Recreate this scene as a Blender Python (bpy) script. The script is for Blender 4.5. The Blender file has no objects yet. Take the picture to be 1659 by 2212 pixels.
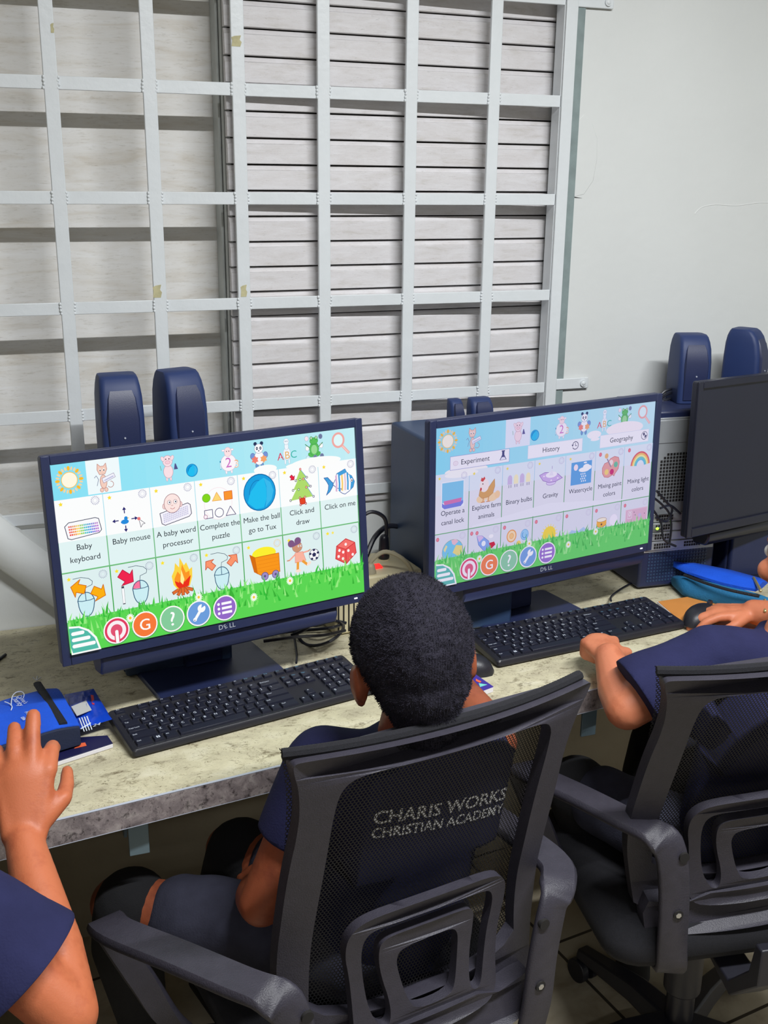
import bpy, bmesh, math, random
from mathutils import Vector, Matrix, noise
from mathutils.geometry import tessellate_polygon
from mathutils.bvhtree import BVHTree
random.seed(7)
SC = bpy.context.scene
COL = SC.collection
PI = math.pi
V = Vector

# ------------------------------------------------------------------ camera
CAM = V((0.0, -2.112, 1.6165)); F_PX = 2337.8
YAW, PITCH, ROLL = 0.3488, 0.3010, 0.0113
cd = bpy.data.cameras.new('camera'); cam = bpy.data.objects.new('camera', cd); COL.objects.link(cam)
cd.sensor_fit = 'HORIZONTAL'; cd.sensor_width = 36.0; cd.lens = 36.0 * F_PX / 1659.0
cd.clip_start = 0.02; cd.clip_end = 60
fw = V((math.sin(YAW)*math.cos(PITCH), math.cos(YAW)*math.cos(PITCH), -math.sin(PITCH)))
rt = V((math.cos(YAW), -math.sin(YAW), 0)); up = rt.cross(fw)
rt, up = rt*math.cos(ROLL) + up*math.sin(ROLL), -rt*math.sin(ROLL) + up*math.cos(ROLL)
cam.matrix_world = Matrix(((rt.x, up.x, -fw.x, CAM.x), (rt.y, up.y, -fw.y, CAM.y), (rt.z, up.z, -fw.z, CAM.z), (0, 0, 0, 1)))
SC.camera = cam
def ray(px, py): return (rt*((px-829.5)/F_PX) - up*((py-1106)/F_PX) + fw)
def atz(px, py, z): d = ray(px, py); return CAM + d*((z-CAM.z)/d.z)     # point of the photo on a horizontal surface
def aty(px, py, y): d = ray(px, py); return CAM + d*((y-CAM.y)/d.y)     # point of the photo on a plane parallel to the wall

# ------------------------------------------------------------------ light
SC.view_settings.view_transform = 'Standard'; SC.view_settings.look = 'None'
SC.view_settings.exposure = 0.0; SC.view_settings.gamma = 1.0; SC.view_settings.use_curve_mapping = False
w = bpy.data.worlds.new('room_ambient'); SC.world = w; w.use_nodes = True
w.node_tree.nodes['Background'].inputs[0].default_value = (0.80, 0.88, 1.0, 1); w.node_tree.nodes['Background'].inputs[1].default_value = 0.22
def area(name, loc, sx, sy, power, col, rot=(0, 0, 0)):
    l = bpy.data.lights.new(name, 'AREA'); l.shape = 'RECTANGLE'; l.size = sx; l.size_y = sy; l.energy = power; l.color = col
    o = bpy.data.objects.new(name, l); COL.objects.link(o); o.location = loc; o.rotation_euler = rot; return o
LAMPS = [((0.95, -1.62, 2.56), 70), ((-0.6, -3.5, 2.56), 18)]
for i, (lc, pw) in enumerate(LAMPS):
    area('fluorescent_light', (lc[0], lc[1], lc[2]-0.03), 1.15, 0.035, pw, (0.965, 0.985, 1.0))

# ------------------------------------------------------------------ materials
def s2l(c): return tuple((x/12.92 if x <= .04045 else ((x+.055)/1.055)**2.4) for x in (v/255 for v in c))
def mat(name, rgb, rough=.5, metal=0, spec=.5, var=0, scale=20, bump=0, bscale=200, stretch=None, emit=None):
    m = bpy.data.materials.new(name); m.use_nodes = True; nt = m.node_tree; b = nt.nodes['Principled BSDF']
    c = s2l(rgb) if max(rgb) > 1 else rgb
    b.inputs['Base Color'].default_value = (*c, 1); b.inputs['Roughness'].default_value = rough
    b.inputs['Metallic'].default_value = metal; b.inputs['Specular IOR Level'].default_value = spec
    tc = nt.nodes.new('ShaderNodeTexCoord'); mp = nt.nodes.new('ShaderNodeMapping'); nt.links.new(tc.outputs['Object'], mp.inputs[0])
    if stretch: mp.inputs['Scale'].default_value = stretch
    if var:
        n = nt.nodes.new('ShaderNodeTexNoise'); n.inputs['Scale'].default_value = scale; n.inputs['Detail'].default_value = 6
        r = nt.nodes.new('ShaderNodeValToRGB'); r.color_ramp.elements[0].position = .3; r.color_ramp.elements[1].position = .7
        r.color_ramp.elements[0].color = (*[x*(1-var) for x in c], 1); r.color_ramp.elements[1].color = (*[min(1, x*(1+var)) for x in c], 1)
        nt.links.new(mp.outputs[0], n.inputs[0]); nt.links.new(n.outputs[0], r.inputs[0]); nt.links.new(r.outputs[0], b.inputs['Base Color'])
    if bump:
        n2 = nt.nodes.new('ShaderNodeTexNoise'); n2.inputs['Scale'].default_value = bscale; n2.inputs['Detail'].default_value = 4
        bp = nt.nodes.new('ShaderNodeBump'); bp.inputs['Strength'].default_value = bump; bp.inputs['Distance'].default_value = .002
        nt.links.new(mp.outputs[0], n2.inputs[0]); nt.links.new(n2.outputs[0], bp.inputs['Height']); nt.links.new(bp.outputs[0], b.inputs['Normal'])
    if emit:
        b.inputs['Emission Color'].default_value = (*c, 1); b.inputs['Emission Strength'].default_value = emit
    return m
def nodes(m): return m.node_tree, m.node_tree.nodes['Principled BSDF']
def ramp(nt, stops):
    r = nt.nodes.new('ShaderNodeValToRGB'); e = r.color_ramp.elements
    while len(e) < len(stops): e.new(.5)
    for el, (p, c) in zip(e, stops): el.position = p; el.color = (*s2l(c), 1)
    return r
def noisen(nt, vec, scale, detail=6, rough=.6, dist=0):
    n = nt.nodes.new('ShaderNodeTexNoise'); n.inputs['Scale'].default_value = scale; n.inputs['Detail'].default_value = detail
    n.inputs['Roughness'].default_value = rough; n.inputs['Distortion'].default_value = dist
    nt.links.new(vec, n.inputs[0]); return n
def mix(nt, fac, a, b, typ='MIX'):
    n = nt.nodes.new('ShaderNodeMixRGB'); n.blend_type = typ
    for s, v in ((0, fac), (1, a), (2, b)):
        if hasattr(v, 'type') or hasattr(v, 'is_linked'): nt.links.new(v, n.inputs[s])
        else: n.inputs[s].default_value = v if s == 0 else (*s2l(v), 1)
    return n.outputs[0]

M = {}
M['wall'] = mat('white_wall_paint', (214, 217, 216), .55, var=.035, scale=3, bump=.35, bscale=45)
M['lower_wall_shade'] = mat('beige_brown_shaded_lower_wall', (156, 146, 126), .7, var=.08, scale=8, bump=.3, bscale=45)  # beige lower wall, colour darkened to carry the shade under the worktop
M['farwall'] = mat('dull_far_wall_paint', (150, 144, 134), .8, var=.05, scale=3)
M['postpaint'] = mat('pale_grey_post_paint', (184, 188, 186), .6, var=.08, scale=30, bump=.4, bscale=60)
M['gap'] = mat('grey_green_reveal_paint', (128, 142, 142), .7, var=.12, scale=30, bump=.5, bscale=60)
M['grille'] = mat('white_gloss_bar_paint', (214, 219, 222), .38, var=.02, scale=25, bump=.25, bscale=90)
M['chip'] = mat('cream_primer_chip', (186, 180, 142), .8, var=.15, scale=80)
M['dark_groove'] = mat('brown_grey_groove', (96, 88, 76), .9)  # even brown-grey backing for the gaps between the boards
# plywood: pale whitewashed with faint horizontal grain
m = mat('whitewashed_plywood', (214, 212, 206), .62); nt, b = nodes(m)
tc = nt.nodes.new('ShaderNodeTexCoord'); mp = nt.nodes.new('ShaderNodeMapping'); mp.inputs['Scale'].default_value = (1, 1, 7); nt.links.new(tc.outputs['Object'], mp.inputs[0])
n = noisen(nt, mp.outputs[0], 6, 8, .65, .8); r = ramp(nt, [(.30, (206, 200, 190)), (.48, (219, 217, 213)), (.75, (228, 228, 228))]); nt.links.new(n.outputs[0], r.inputs[0])
n2 = noisen(nt, mp.outputs[0], 50, 6, .7); r2 = ramp(nt, [(.28, (205, 200, 190)), (.45, (255, 255, 255))]); nt.links.new(n2.outputs[0], r2.inputs[0])
nt.links.new(mix(nt, .6, r.outputs[0], r2.outputs[0], 'MULTIPLY'), b.inputs['Base Color']); M['ply'] = m
# slats : weathered white paint, horizontal scratches
m = mat('weathered_white_slat', (208, 205, 204), .55); nt, b = nodes(m)
tc = nt.nodes.new('ShaderNodeTexCoord'); mp = nt.nodes.new('ShaderNodeMapping'); mp.inputs['Scale'].default_value = (1, 1, 5); nt.links.new(tc.outputs['Object'], mp.inputs[0])
n = noisen(nt, mp.outputs[0], 14, 8, .7, .4); r = ramp(nt, [(.28, (194, 190, 186)), (.45, (209, 206, 207)), (.75, (222, 221, 224))]); nt.links.new(n.outputs[0], r.inputs[0])
n2 = noisen(nt, mp.outputs[0], 90, 8, .8); r2 = ramp(nt, [(.33, (178, 176, 174)), (.42, (255, 255, 255))]); nt.links.new(n2.outputs[0], r2.inputs[0])
nt.links.new(mix(nt, .55, r.outputs[0], r2.outputs[0], 'MULTIPLY'), b.inputs['Base Color'])
bp = nt.nodes.new('ShaderNodeBump'); bp.inputs['Strength'].default_value = .35; bp.inputs['Distance'].default_value = .002; nt.links.new(n2.outputs[0], bp.inputs['Height']); nt.links.new(bp.outputs[0], b.inputs['Normal']); M['slat'] = m
# worktop laminate : cream stone with thin brown cracks
def stone(name, cols, crack, ccol, sc=1.0, amt=.8):
    m = mat(name, cols[1], .42, spec=.4); nt, b = nodes(m)
    tc = nt.nodes.new('ShaderNodeTexCoord'); mp = nt.nodes.new('ShaderNodeMapping'); mp.inputs['Scale'].default_value = (sc, sc*1.5, sc); mp.inputs['Rotation'].default_value = (0, 0, .5); nt.links.new(tc.outputs['Object'], mp.inputs[0])
    n = noisen(nt, mp.outputs[0], 16, 8, .62, .6); r = ramp(nt, [(.30, cols[0]), (.52, cols[1]), (.72, cols[2])]); nt.links.new(n.outputs[0], r.inputs[0])
    warp = noisen(nt, mp.outputs[0], 11, 5, .6)
    vm = nt.nodes.new('ShaderNodeVectorMath'); vm.operation = 'MULTIPLY_ADD'; nt.links.new(warp.outputs['Color'], vm.inputs[0]); vm.inputs[1].default_value = (.22, .22, .22); nt.links.new(mp.outputs[0], vm.inputs[2])
    vo = nt.nodes.new('ShaderNodeTexVoronoi'); vo.feature = 'DISTANCE_TO_EDGE'; vo.inputs['Scale'].default_value = 13; nt.links.new(vm.outputs[0], vo.inputs[0])
    rc = nt.nodes.new('ShaderNodeValToRGB'); rc.color_ramp.elements[0].position = .0; rc.color_ramp.elements[0].color = (1, 1, 1, 1); rc.color_ramp.elements[1].position = crack; rc.color_ramp.elements[1].color = (0, 0, 0, 1); nt.links.new(vo.outputs[0], rc.inputs[0])
    n3 = noisen(nt, mp.outputs[0], 28, 6, .75, .5); r3 = nt.nodes.new('ShaderNodeValToRGB'); r3.color_ramp.elements[0].position = .50; r3.color_ramp.elements[0].color = (0, 0, 0, 1); r3.color_ramp.elements[1].position = .62; r3.color_ramp.elements[1].color = (1, 1, 1, 1); nt.links.new(n3.outputs[0], r3.inputs[0])
    mm = nt.nodes.new('ShaderNodeMath'); mm.operation = 'MULTIPLY'; nt.links.new(rc.outputs[0], mm.inputs[0]); nt.links.new(r3.outputs[0], mm.inputs[1])
    m2 = nt.nodes.new('ShaderNodeMath'); m2.operation = 'MULTIPLY'; nt.links.new(mm.outputs[0], m2.inputs[0]); m2.inputs[1].default_value = amt
    o1 = mix(nt, m2.outputs[0], r.outputs[0], ccol)
    # short dark flecks
    n4 = noisen(nt, vm.outputs[0], 62, 5, .65, 2.2); r4 = nt.nodes.new('ShaderNodeValToRGB'); r4.color_ramp.elements[0].position = .58; r4.color_ramp.elements[0].color = (0, 0, 0, 1); r4.color_ramp.elements[1].position = .66; r4.color_ramp.elements[1].color = (amt, amt, amt, 1); nt.links.new(n4.outputs[0], r4.inputs[0])
    nt.links.new(mix(nt, r4.outputs[0], o1, ccol), b.inputs['Base Color'])
    return m
M['worktop'] = stone('cream_stone_laminate', [(176, 168, 144), (200, 193, 164), (214, 208, 184)], .10, (92, 78, 52), 1.0, .85)
M['edge'] = stone('purple_grey_stone_edge', [(96, 88, 90), (144, 134, 134), (176, 168, 164)], .16, (44, 38, 40), 2.6, 1.0)
M['steel'] = mat('grey_blue_steel_paint', (112, 132, 142), .45, .3)
# floor tile
m = mat('beige_floor_tile', (170, 160, 142), .35); nt, b = nodes(m)
tc = nt.nodes.new('ShaderNodeTexCoord'); mp = nt.nodes.new('ShaderNodeMapping'); mp.inputs['Rotation'].default_value = (0, 0, math.radians(-8)); mp.inputs['Location'].default_value = (.07, .155, 0); nt.links.new(tc.outputs['Object'], mp.inputs[0])
br = nt.nodes.new('ShaderNodeTexBrick'); br.offset = 0; br.inputs['Scale'].default_value = 1; br.inputs['Brick Width'].default_value = .35; br.inputs['Row Height'].default_value = .35; br.inputs['Mortar Size'].default_value = .004; br.inputs['Mortar Smooth'].default_value = .2
nt.links.new(mp.outputs[0], br.inputs[0]); n = noisen(nt, mp.outputs[0], 7, 6, .6, .5); r = ramp(nt, [(.3, (138, 126, 106)), (.5, (168, 158, 138)), (.7, (184, 176, 158))]); nt.links.new(n.outputs[0], r.inputs[0])
nt.links.new(mix(nt, br.outputs['Fac'], r.outputs[0], (52, 46, 40)), b.inputs['Base Color']); M['floor'] = m
M['ceiling'] = mat('white_ceiling_paint', (216, 216, 212), .8, var=.02, scale=3)
M['bezel'] = mat('haze_navy_black_plastic', (36, 44, 78), .42, var=.05, scale=30, bump=.08, bscale=600)  # bluish flare haze put into the black plastic's colour
M['bezel_dark'] = mat('dark_panel', (30, 32, 46), .3, var=.05, scale=12)
M['silver_print'] = mat('silver_print', (180, 186, 200), .4)
M['case'] = mat('slate_blue_case', (46, 66, 98), .45, var=.06, scale=14)
M['speaker'] = mat('haze_navy_speaker_plastic', (32, 50, 96), .55, var=.05, scale=20)  # blue of the flare haze put into the speaker colour
M['blackp'] = mat('black_plastic', (34, 34, 42), .42, var=.06, scale=50, bump=.1, bscale=500)
M['key'] = mat('black_key_plastic', (32, 34, 48), .35, bump=.05, bscale=700)
M['legend'] = mat('white_key_print', (214, 222, 236), .5)
M['legend_blue'] = mat('pale_blue_key_print', (110, 168, 200), .5)
M['cable'] = mat('black_cable_rubber', (30, 32, 42), .35)
M['beigecable'] = mat('beige_cable', (168, 160, 136), .5)
M['beige'] = mat('yellowed_beige_plastic', (216, 206, 170), .5, var=.05, scale=9)
M['slot'] = mat('dark_slot', (26, 24, 24), .8)
M['redlamp'] = mat('red_lit_switch', (255, 40, 36), .3, emit=1.6)
M['greenled'] = mat('green_led', (150, 255, 60), .3, emit=2.5)
M['whiteled'] = mat('white_led', (235, 240, 255), .3, emit=1.5)
M['silverpanel'] = mat('galvanised_panel', (168, 172, 176), .35, .35, var=.05, scale=30)
M['chair'] = mat('charcoal_chair_plastic', (53, 51, 61), .48, var=.10, scale=60, bump=.35, bscale=500)
M['seatfab'] = mat('black_seat_fabric', (22, 22, 28), .95, var=.2, scale=300, bump=.5, bscale=900)
M['bolt'] = mat('dark_bolt_steel', (60, 60, 66), .3, .8)
M['chrome'] = mat('chrome_bolt', (200, 202, 205), .2, .9)
M['shirt'] = mat('navy_shirt_cotton', (36, 38, 72), .9, spec=.2, var=.10, scale=26, bump=.3, bscale=350)
M['shirttext'] = mat('white_shirt_print', (236, 238, 244), .7)
M['short'] = mat('charcoal_shorts_cotton', (56, 57, 72), .9, spec=.2, var=.12, scale=40, bump=.4, bscale=350)
M['sock'] = mat('black_sock_knit', (18, 18, 22), .95, bump=.4, bscale=600)
M['shoe'] = mat('grey_canvas_shoe', (96, 92, 88), .8, var=.15, scale=40)
M['sole'] = mat('black_rubber_sole', (30, 28, 28), .7)
def skin(name, rgb, dark):
    m = mat(name, rgb, .5, spec=.4); nt, b = nodes(m); b.inputs['Subsurface Weight'].default_value = .12; b.inputs['Subsurface Radius'].default_value = (.012, .005, .003); b.inputs['Subsurface Scale'].default_value = .5
    tc = nt.nodes.new('ShaderNodeTexCoord'); n = noisen(nt, tc.outputs['Object'], 26, 5, .6); r = ramp(nt, [(.3, dark), (.52, rgb), (.8, rgb)]); nt.links.new(n.outputs[0], r.inputs[0]); nt.links.new(r.outputs[0], b.inputs['Base Color'])
    n2 = noisen(nt, tc.outputs['Object'], 420, 4, .6); bp = nt.nodes.new('ShaderNodeBump'); bp.inputs['Strength'].default_value = .25; bp.inputs['Distance'].default_value = .001; nt.links.new(n2.outputs[0], bp.inputs['Height']); nt.links.new(bp.outputs[0], b.inputs['Normal'])
    return m
M['skin_a'] = skin('warm_brown_skin', (150, 80, 52), (124, 62, 42))
M['skin_b'] = skin('light_brown_skin', (204, 124, 90), (184, 104, 72))
M['skin_c'] = skin('orange_brown_skin', (188, 106, 70), (164, 84, 54))
M['hair'] = mat('black_short_hair', (32, 30, 42), .85, spec=.3, var=.35, scale=160, bump=1, bscale=420)
M['nail'] = mat('pale_nail', (206, 150, 124), .3)
M['eye'] = mat('eye_white', (230, 228, 222), .2)
M['bluebag'] = mat('bright_blue_cloth', (14, 84, 214), .75, var=.10, scale=18, bump=.5, bscale=260)
M['darkbag'] = mat('dark_navy_cloth', (24, 34, 62), .8, var=.1, scale=30, bump=.3, bscale=300)
M['tealbag'] = mat('teal_blue_cloth', (22, 104, 150), .8, var=.15, scale=22, bump=.5, bscale=260)
M['zip'] = mat('black_zip_tape', (20, 24, 34), .7, bump=.6, bscale=400)
M['metal'] = mat('brass_zip_pull', (206, 190, 140), .3, .7)
M['silver'] = mat('silver_metal', (200, 204, 210), .25, .9)
M['print'] = mat('white_print', (222, 232, 246), .6)
M['foil'] = mat('glossy_blue_wrapper', (20, 66, 190), .22, var=.12, scale=30, bump=.5, bscale=60)
M['label'] = mat('pale_wrapper_label', (196, 198, 196), .5)
M['red'] = mat('red_print', (214, 46, 52), .45)
M['paper'] = mat('white_paper', (226, 224, 230), .7)
M['cover'] = mat('purple_notebook_cover', (66, 50, 150), .4)
M['coverdark'] = mat('dark_navy_notebook_cover', (28, 28, 72), .4)
M['orangeprint'] = mat('orange_print', (236, 104, 62), .5)
M['pinkprint'] = mat('pink_print', (214, 70, 130), .5)
M['mintprint'] = mat('mint_print', (120, 210, 200), .5)
M['orangebook'] = mat('orange_brown_book_cover', (206, 136, 66), .6, var=.05, scale=20)
M['tube'] = mat('fluorescent_tube', (255, 252, 244), .4, emit=6)
M['lampbody'] = mat('white_lamp_housing', (225, 225, 222), .4)
# woven mesh of the chair backs: small round holes in staggered rows
def holes(name, rgb, cell, rad, extra_bump=True):
    m = bpy.data.materials.new(name); m.use_nodes = True; nt = m.node_tree; b = nt.nodes['Principled BSDF']; out = nt.nodes['Material Output']
    b.inputs['Base Color'].default_value = (*s2l(rgb), 1); b.inputs['Roughness'].default_value = .6
    tc = nt.nodes.new('ShaderNodeTexCoord'); sp = nt.nodes.new('ShaderNodeSeparateXYZ'); nt.links.new(tc.outputs['UV'], sp.inputs[0])
    def mt(op, a, bb=None):
        q = nt.nodes.new('ShaderNodeMath'); q.operation = op
        for i, v in enumerate((a, bb)):
            if v is None: continue
            if isinstance(v, (int, float)): q.inputs[i].default_value = v
            else: nt.links.new(v, q.inputs[i])
        return q.outputs[0]
    zr = mt('DIVIDE', sp.outputs[1], cell*.8); row = mt('FLOOR', zr); odd = mt('MULTIPLY', mt('MODULO', row, 2), .5)
    xr = mt('ADD', mt('DIVIDE', sp.outputs[0], cell), odd)
    fx = mt('SUBTRACT', mt('FRACT', xr), .5); fz = mt('MULTIPLY', mt('SUBTRACT', mt('FRACT', zr), .5), .8)
    d = mt('SQRT', mt('ADD', mt('MULTIPLY', fx, fx), mt('MULTIPLY', fz, fz)))
    hole = mt('LESS_THAN', d, rad)
    tr = nt.nodes.new('ShaderNodeBsdfTransparent'); mx = nt.nodes.new('ShaderNodeMixShader'); nt.links.new(hole, mx.inputs[0]); nt.links.new(b.outputs[0], mx.inputs[1]); nt.links.new(tr.outputs[0], mx.inputs[2]); nt.links.new(mx.outputs[0], out.inputs[0])
    return m
M['mesh'] = holes('black_woven_mesh', (15, 15, 19), .0054, .36)
# screen picture: emission from the picture's own colours
m = bpy.data.materials.new('lit_screen_picture'); m.use_nodes = True; nt = m.node_tree; nt.nodes.clear()
at = nt.nodes.new('ShaderNodeAttribute'); at.attribute_name = 'Col'; em = nt.nodes.new('ShaderNodeEmission'); em.inputs[1].default_value = 1.0; ou = nt.nodes.new('ShaderNodeOutputMaterial')
nt.links.new(at.outputs['Color'], em.inputs[0]); nt.links.new(em.outputs[0], ou.inputs[0]); M['screen'] = m

# ------------------------------------------------------------------ helpers
class MB:
    def __init__(s): s.bm = bmesh.new(); s.uv = None
    def box(s, c, d, R=None, mi=0):
        c = V(c); x, y, z = [q/2 for q in d]; R = R or Matrix.Identity(3)
        vs = [s.bm.verts.new(c + R @ V((sx*x, sy*y, sz*z))) for sx in (-1, 1) for sy in (-1, 1) for sz in (-1, 1)]
        for f in ((0, 1, 3, 2), (4, 6, 7, 5), (0, 4, 5, 1), (2, 3, 7, 6), (0, 2, 6, 4), (1, 5, 7, 3)):
            s.bm.faces.new([vs[i] for i in f]).material_index = mi
        return s
    def loft(s, rings, mi=0, caps=True, closed=False):
        R = [[s.bm.verts.new(p) for p in r] for r in rings]; n = len(R[0])
        L = len(R) if closed else len(R)-1
        for i in range(L):
            a, b = R[i], R[(i+1) % len(R)]
            for j in range(n): s.bm.faces.new((a[j], a[(j+1) % n], b[(j+1) % n], b[j])).material_index = mi
        if caps and not closed:
            s.bm.faces.new(R[0][::-1]).material_index = mi; s.bm.faces.new(R[-1]).material_index = mi
        return s
    def tube(s, pts, r, seg=8, mi=0, smooth=True):
        pts = [V(p) for p in pts]
        if smooth and len(pts) > 2: pts = spline(pts, 6)
        rings = []; prev = None
        for i, p in enumerate(pts):
            t = (pts[min(i+1, len(pts)-1)] - pts[max(i-1, 0)]).normalized()
            if prev is None: a = t.orthogonal().normalized()
            else: a = (prev - t*prev.dot(t)); a = a.normalized() if a.length > 1e-6 else t.orthogonal().normalized()
            prev = a; b_ = t.cross(a); rr = r(i/(len(pts)-1)) if callable(r) else r
            rings.append([p + (a*math.cos(k*2*PI/seg) + b_*math.sin(k*2*PI/seg))*rr for k in range(seg)])
        return s.loft(rings, mi)
    def cap(s, a, b, ra, rb, seg=14, mi=0, sc=None):
        # tapered capsule with round ends; sc = (axis vector, factor) flattens it
        a, b = V(a), V(b); t = (b-a); L = t.length; t = t.normalized() if L > 1e-6 else V((0, 0, 1)); u = t.orthogonal().normalized(); v = t.cross(u); rings = []
        prof = [(-ra*math.cos(q), ra*math.sin(q)) for q in [PI/2*(k+.35)/4 for k in range(4)]] + [(0, ra)] + ([(L*k/3, ra+(rb-ra)*k/3) for k in (1, 2)] if L > .002 else []) + [(L, rb)] + [(L + rb*math.sin(q), rb*math.cos(q)) for q in [PI/2*(k+.65)/4 for k in range(4)]]
        for h, rr in prof:
            ring = []
            for k in range(seg):
                o = (u*math.cos(k*2*PI/seg) + v*math.sin(k*2*PI/seg))*rr
                if sc: ax = V(sc[0]).normalized(); o = o + ax*(o.dot(ax)*(sc[1]-1))
                ring.append(a + t*h + o)
            rings.append(ring)
        return s.loft(rings, mi)
    def ell(s, c, r, R=None, mi=0, seg=20, rn=12):
        R = R or Matrix.Identity(3); c = V(c)
        rings = [[c + R @ V((r[0]*math.sin(q)*math.cos(k*2*PI/seg), r[1]*math.sin(q)*math.sin(k*2*PI/seg), r[2]*math.cos(q))) for k in range(seg)] for q in [PI*(j+.4)/(rn-.2) for j in range(rn)]]
        return s.loft(rings[::-1], mi)
    def cyl(s, a, b, r, seg=20, mi=0, r2=None):
        a, b = V(a), V(b); t = (b-a).normalized(); u = t.orthogonal().normalized(); v = t.cross(u); r2 = r if r2 is None else r2
        return s.loft([[p + (u*math.cos(k*2*PI/seg) + v*math.sin(k*2*PI/seg))*rr for k in range(seg)] for p, rr in ((a, r), (b, r2))], mi)
    def prism(s, pts, off, mi=0):
        pts = [V(p) for p in pts]; off = V(off)
        tri = tessellate_polygon([pts]); a = [s.bm.verts.new(p) for p in pts]; b = [s.bm.verts.new(p+off) for p in pts]; n = len(pts)
        for t in tri:
            s.bm.faces.new([a[i] for i in t]).material_index = mi; s.bm.faces.new([b[i] for i in t[::-1]]).material_index = mi
        for i in range(n): s.bm.faces.new((a[i], a[(i+1) % n], b[(i+1) % n], b[i])).material_index = mi
        return s
    def build(s, name, mats, parent=None, bevel=0, seg=2, angle=35, flat=False, parent_space=False, weld=False):
        bmesh.ops.recalc_face_normals(s.bm, faces=s.bm.faces)
        me = bpy.data.meshes.new(name); s.bm.to_mesh(me); s.bm.free()
        for q in (mats if isinstance(mats, (list, tuple)) else [mats]): me.materials.append(M[q] if isinstance(q, str) else q)
        o = bpy.data.objects.new(name, me); COL.objects.link(o)
        if parent is not None:
            o.parent = parent
            if not parent_space: o.matrix_parent_inverse = WM(parent).inverted()
        if bevel:
            bv = o.modifiers.new('bevel', 'BEVEL'); bv.width = bevel; bv.segments = seg; bv.limit_method = 'ANGLE'; bv.angle_limit = math.radians(40)
        if not flat: me.shade_smooth(); me.set_sharp_from_angle(angle=math.radians(angle))
        return o
def WM(o):
    m = Matrix.LocRotScale(o.location, o.rotation_euler, o.scale)
    return m if o.parent is None else WM(o.parent) @ o.matrix_parent_inverse @ m
def spline(pts, n):
    out = []; P = [pts[0]] + pts + [pts[-1]]
    for i in range(1, len(P)-2):
        for k in range(n):
            t = k/n; a, b, c, d = P[i-1], P[i], P[i+1], P[i+2]
            out.append(.5*((2*b) + (c-a)*t + (2*a-5*b+4*c-d)*t*t + (3*b-a-3*c+d)*t**3))
    out.append(P[-2]); return out
def tag(o, label, cat, group=None, kind=None):
    if label: o['label'] = label
    if cat: o['category'] = cat
    if group: o['group'] = group
    if kind: o['kind'] = kind
    return o
def thing(name, label, cat, loc=(0, 0, 0), rot=(0, 0, 0), group=None):
    o = bpy.data.objects.new(name, None); COL.objects.link(o); o.location = loc; o.rotation_euler = rot; o.empty_display_size = .05
    return tag(o, label, cat, group)
def struct(o, label=None):
    o['kind'] = 'structure'
    if label: o['label'] = label
    return o
def copy_tree(o, parent=None):
    c = o.copy(); COL.objects.link(c); c.parent = parent
    for ch in list(o.children): copy_tree(ch, c)
    return c
def bake(o):
    dg = bpy.context.evaluated_depsgraph_get(); me = bpy.data.meshes.new_from_object(o.evaluated_get(dg)); old = o.data
    o.modifiers.clear(); o.data = me; me.name = o.name; return o
def blob(mb, name, mats, parent, voxel=.005, smooth=6, fn=None):
    o = mb.build(name, mats, None)
    r = o.modifiers.new('r', 'REMESH'); r.mode = 'VOXEL'; r.voxel_size = voxel; r.use_smooth_shade = True
    sm = o.modifiers.new('s', 'SMOOTH'); sm.factor = .5; sm.iterations = smooth
    bpy.context.view_layer.update(); bake(o)
    o.data.materials.clear()
    for q in (mats if isinstance(mats, (list, tuple)) else [mats]): o.data.materials.append(M[q])
    if fn:
        for v in o.data.vertices: v.co = fn(v.co.copy())
    o.data.shade_smooth()
    if parent is not None: o.parent = parent; o.matrix_parent_inverse = WM(parent).inverted()
    return o
_tc = {}
def glyphs(txt, size=1.0, align='CENTER', spacing=1.0, bold=0):
    # flat triangles of a line of writing in its own x/y plane
    cu = bpy.data.curves.new('t', 'FONT'); cu.body = txt; cu.size = size; cu.align_x = align; cu.resolution_u = 3; cu.offset = bold; cu.space_character = spacing
    o = bpy.data.objects.new('t', cu); COL.objects.link(o); bpy.context.view_layer.update()
    dg = bpy.context.evaluated_depsgraph_get(); me = bpy.data.meshes.new_from_object(o.evaluated_get(dg))
    vs = [v.co.copy() for v in me.vertices]; fs = [tuple(p.vertices) for p in me.polygons]
    bpy.data.objects.remove(o); bpy.data.curves.remove(cu); bpy.data.meshes.remove(me); return vs, fs
def put_text(mb, txt, size, fn, mi=0, align='CENTER', spacing=1.0, bold=0):
    vs, fs = glyphs(txt, size, align, spacing, bold); nv = [mb.bm.verts.new(fn(v.x, v.y)) for v in vs]
    for f in fs:
        try: mb.bm.faces.new([nv[i] for i in f]).material_index = mi
        except ValueError: pass

# ------------------------------------------------------------------ room shell
Z0 = 0.75                                   # worktop height
XL, XR, YF, ZC = -2.6, 3.2, -4.2, 2.62
WO = (-2.2, 1.176, 0.955, 2.35)             # window opening x0,x1,z0,z1
b = MB(); b.box(((XL+XR)/2, (YF+.4)/2, -.05), (XR-XL+.4, .4-YF+.2, .1)); struct(b.build('floor', 'floor'))
b = MB(); b.box(((XL+XR)/2, (YF+.4)/2, ZC+.05), (XR-XL+.4, .4-YF+.2, .1)); struct(b.build('ceiling', 'ceiling'))
T = .16
b = MB(); b.box(((XL+WO[0])/2, T/2, ZC/2), (WO[0]-XL, T, ZC)).box(((XR+WO[1])/2, T/2, ZC/2), (XR-WO[1], T, ZC))
b.box(((WO[0]+WO[1])/2, T/2, WO[2]/2), (WO[1]-WO[0], T, WO[2])).box(((WO[0]+WO[1])/2, T/2, (WO[3]+ZC)/2), (WO[1]-WO[0], T, ZC-WO[3]))
wb = struct(b.build('wall_back', 'wall'))
b = MB()   # plaster patch beside the window with ragged outline and a short crack
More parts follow.
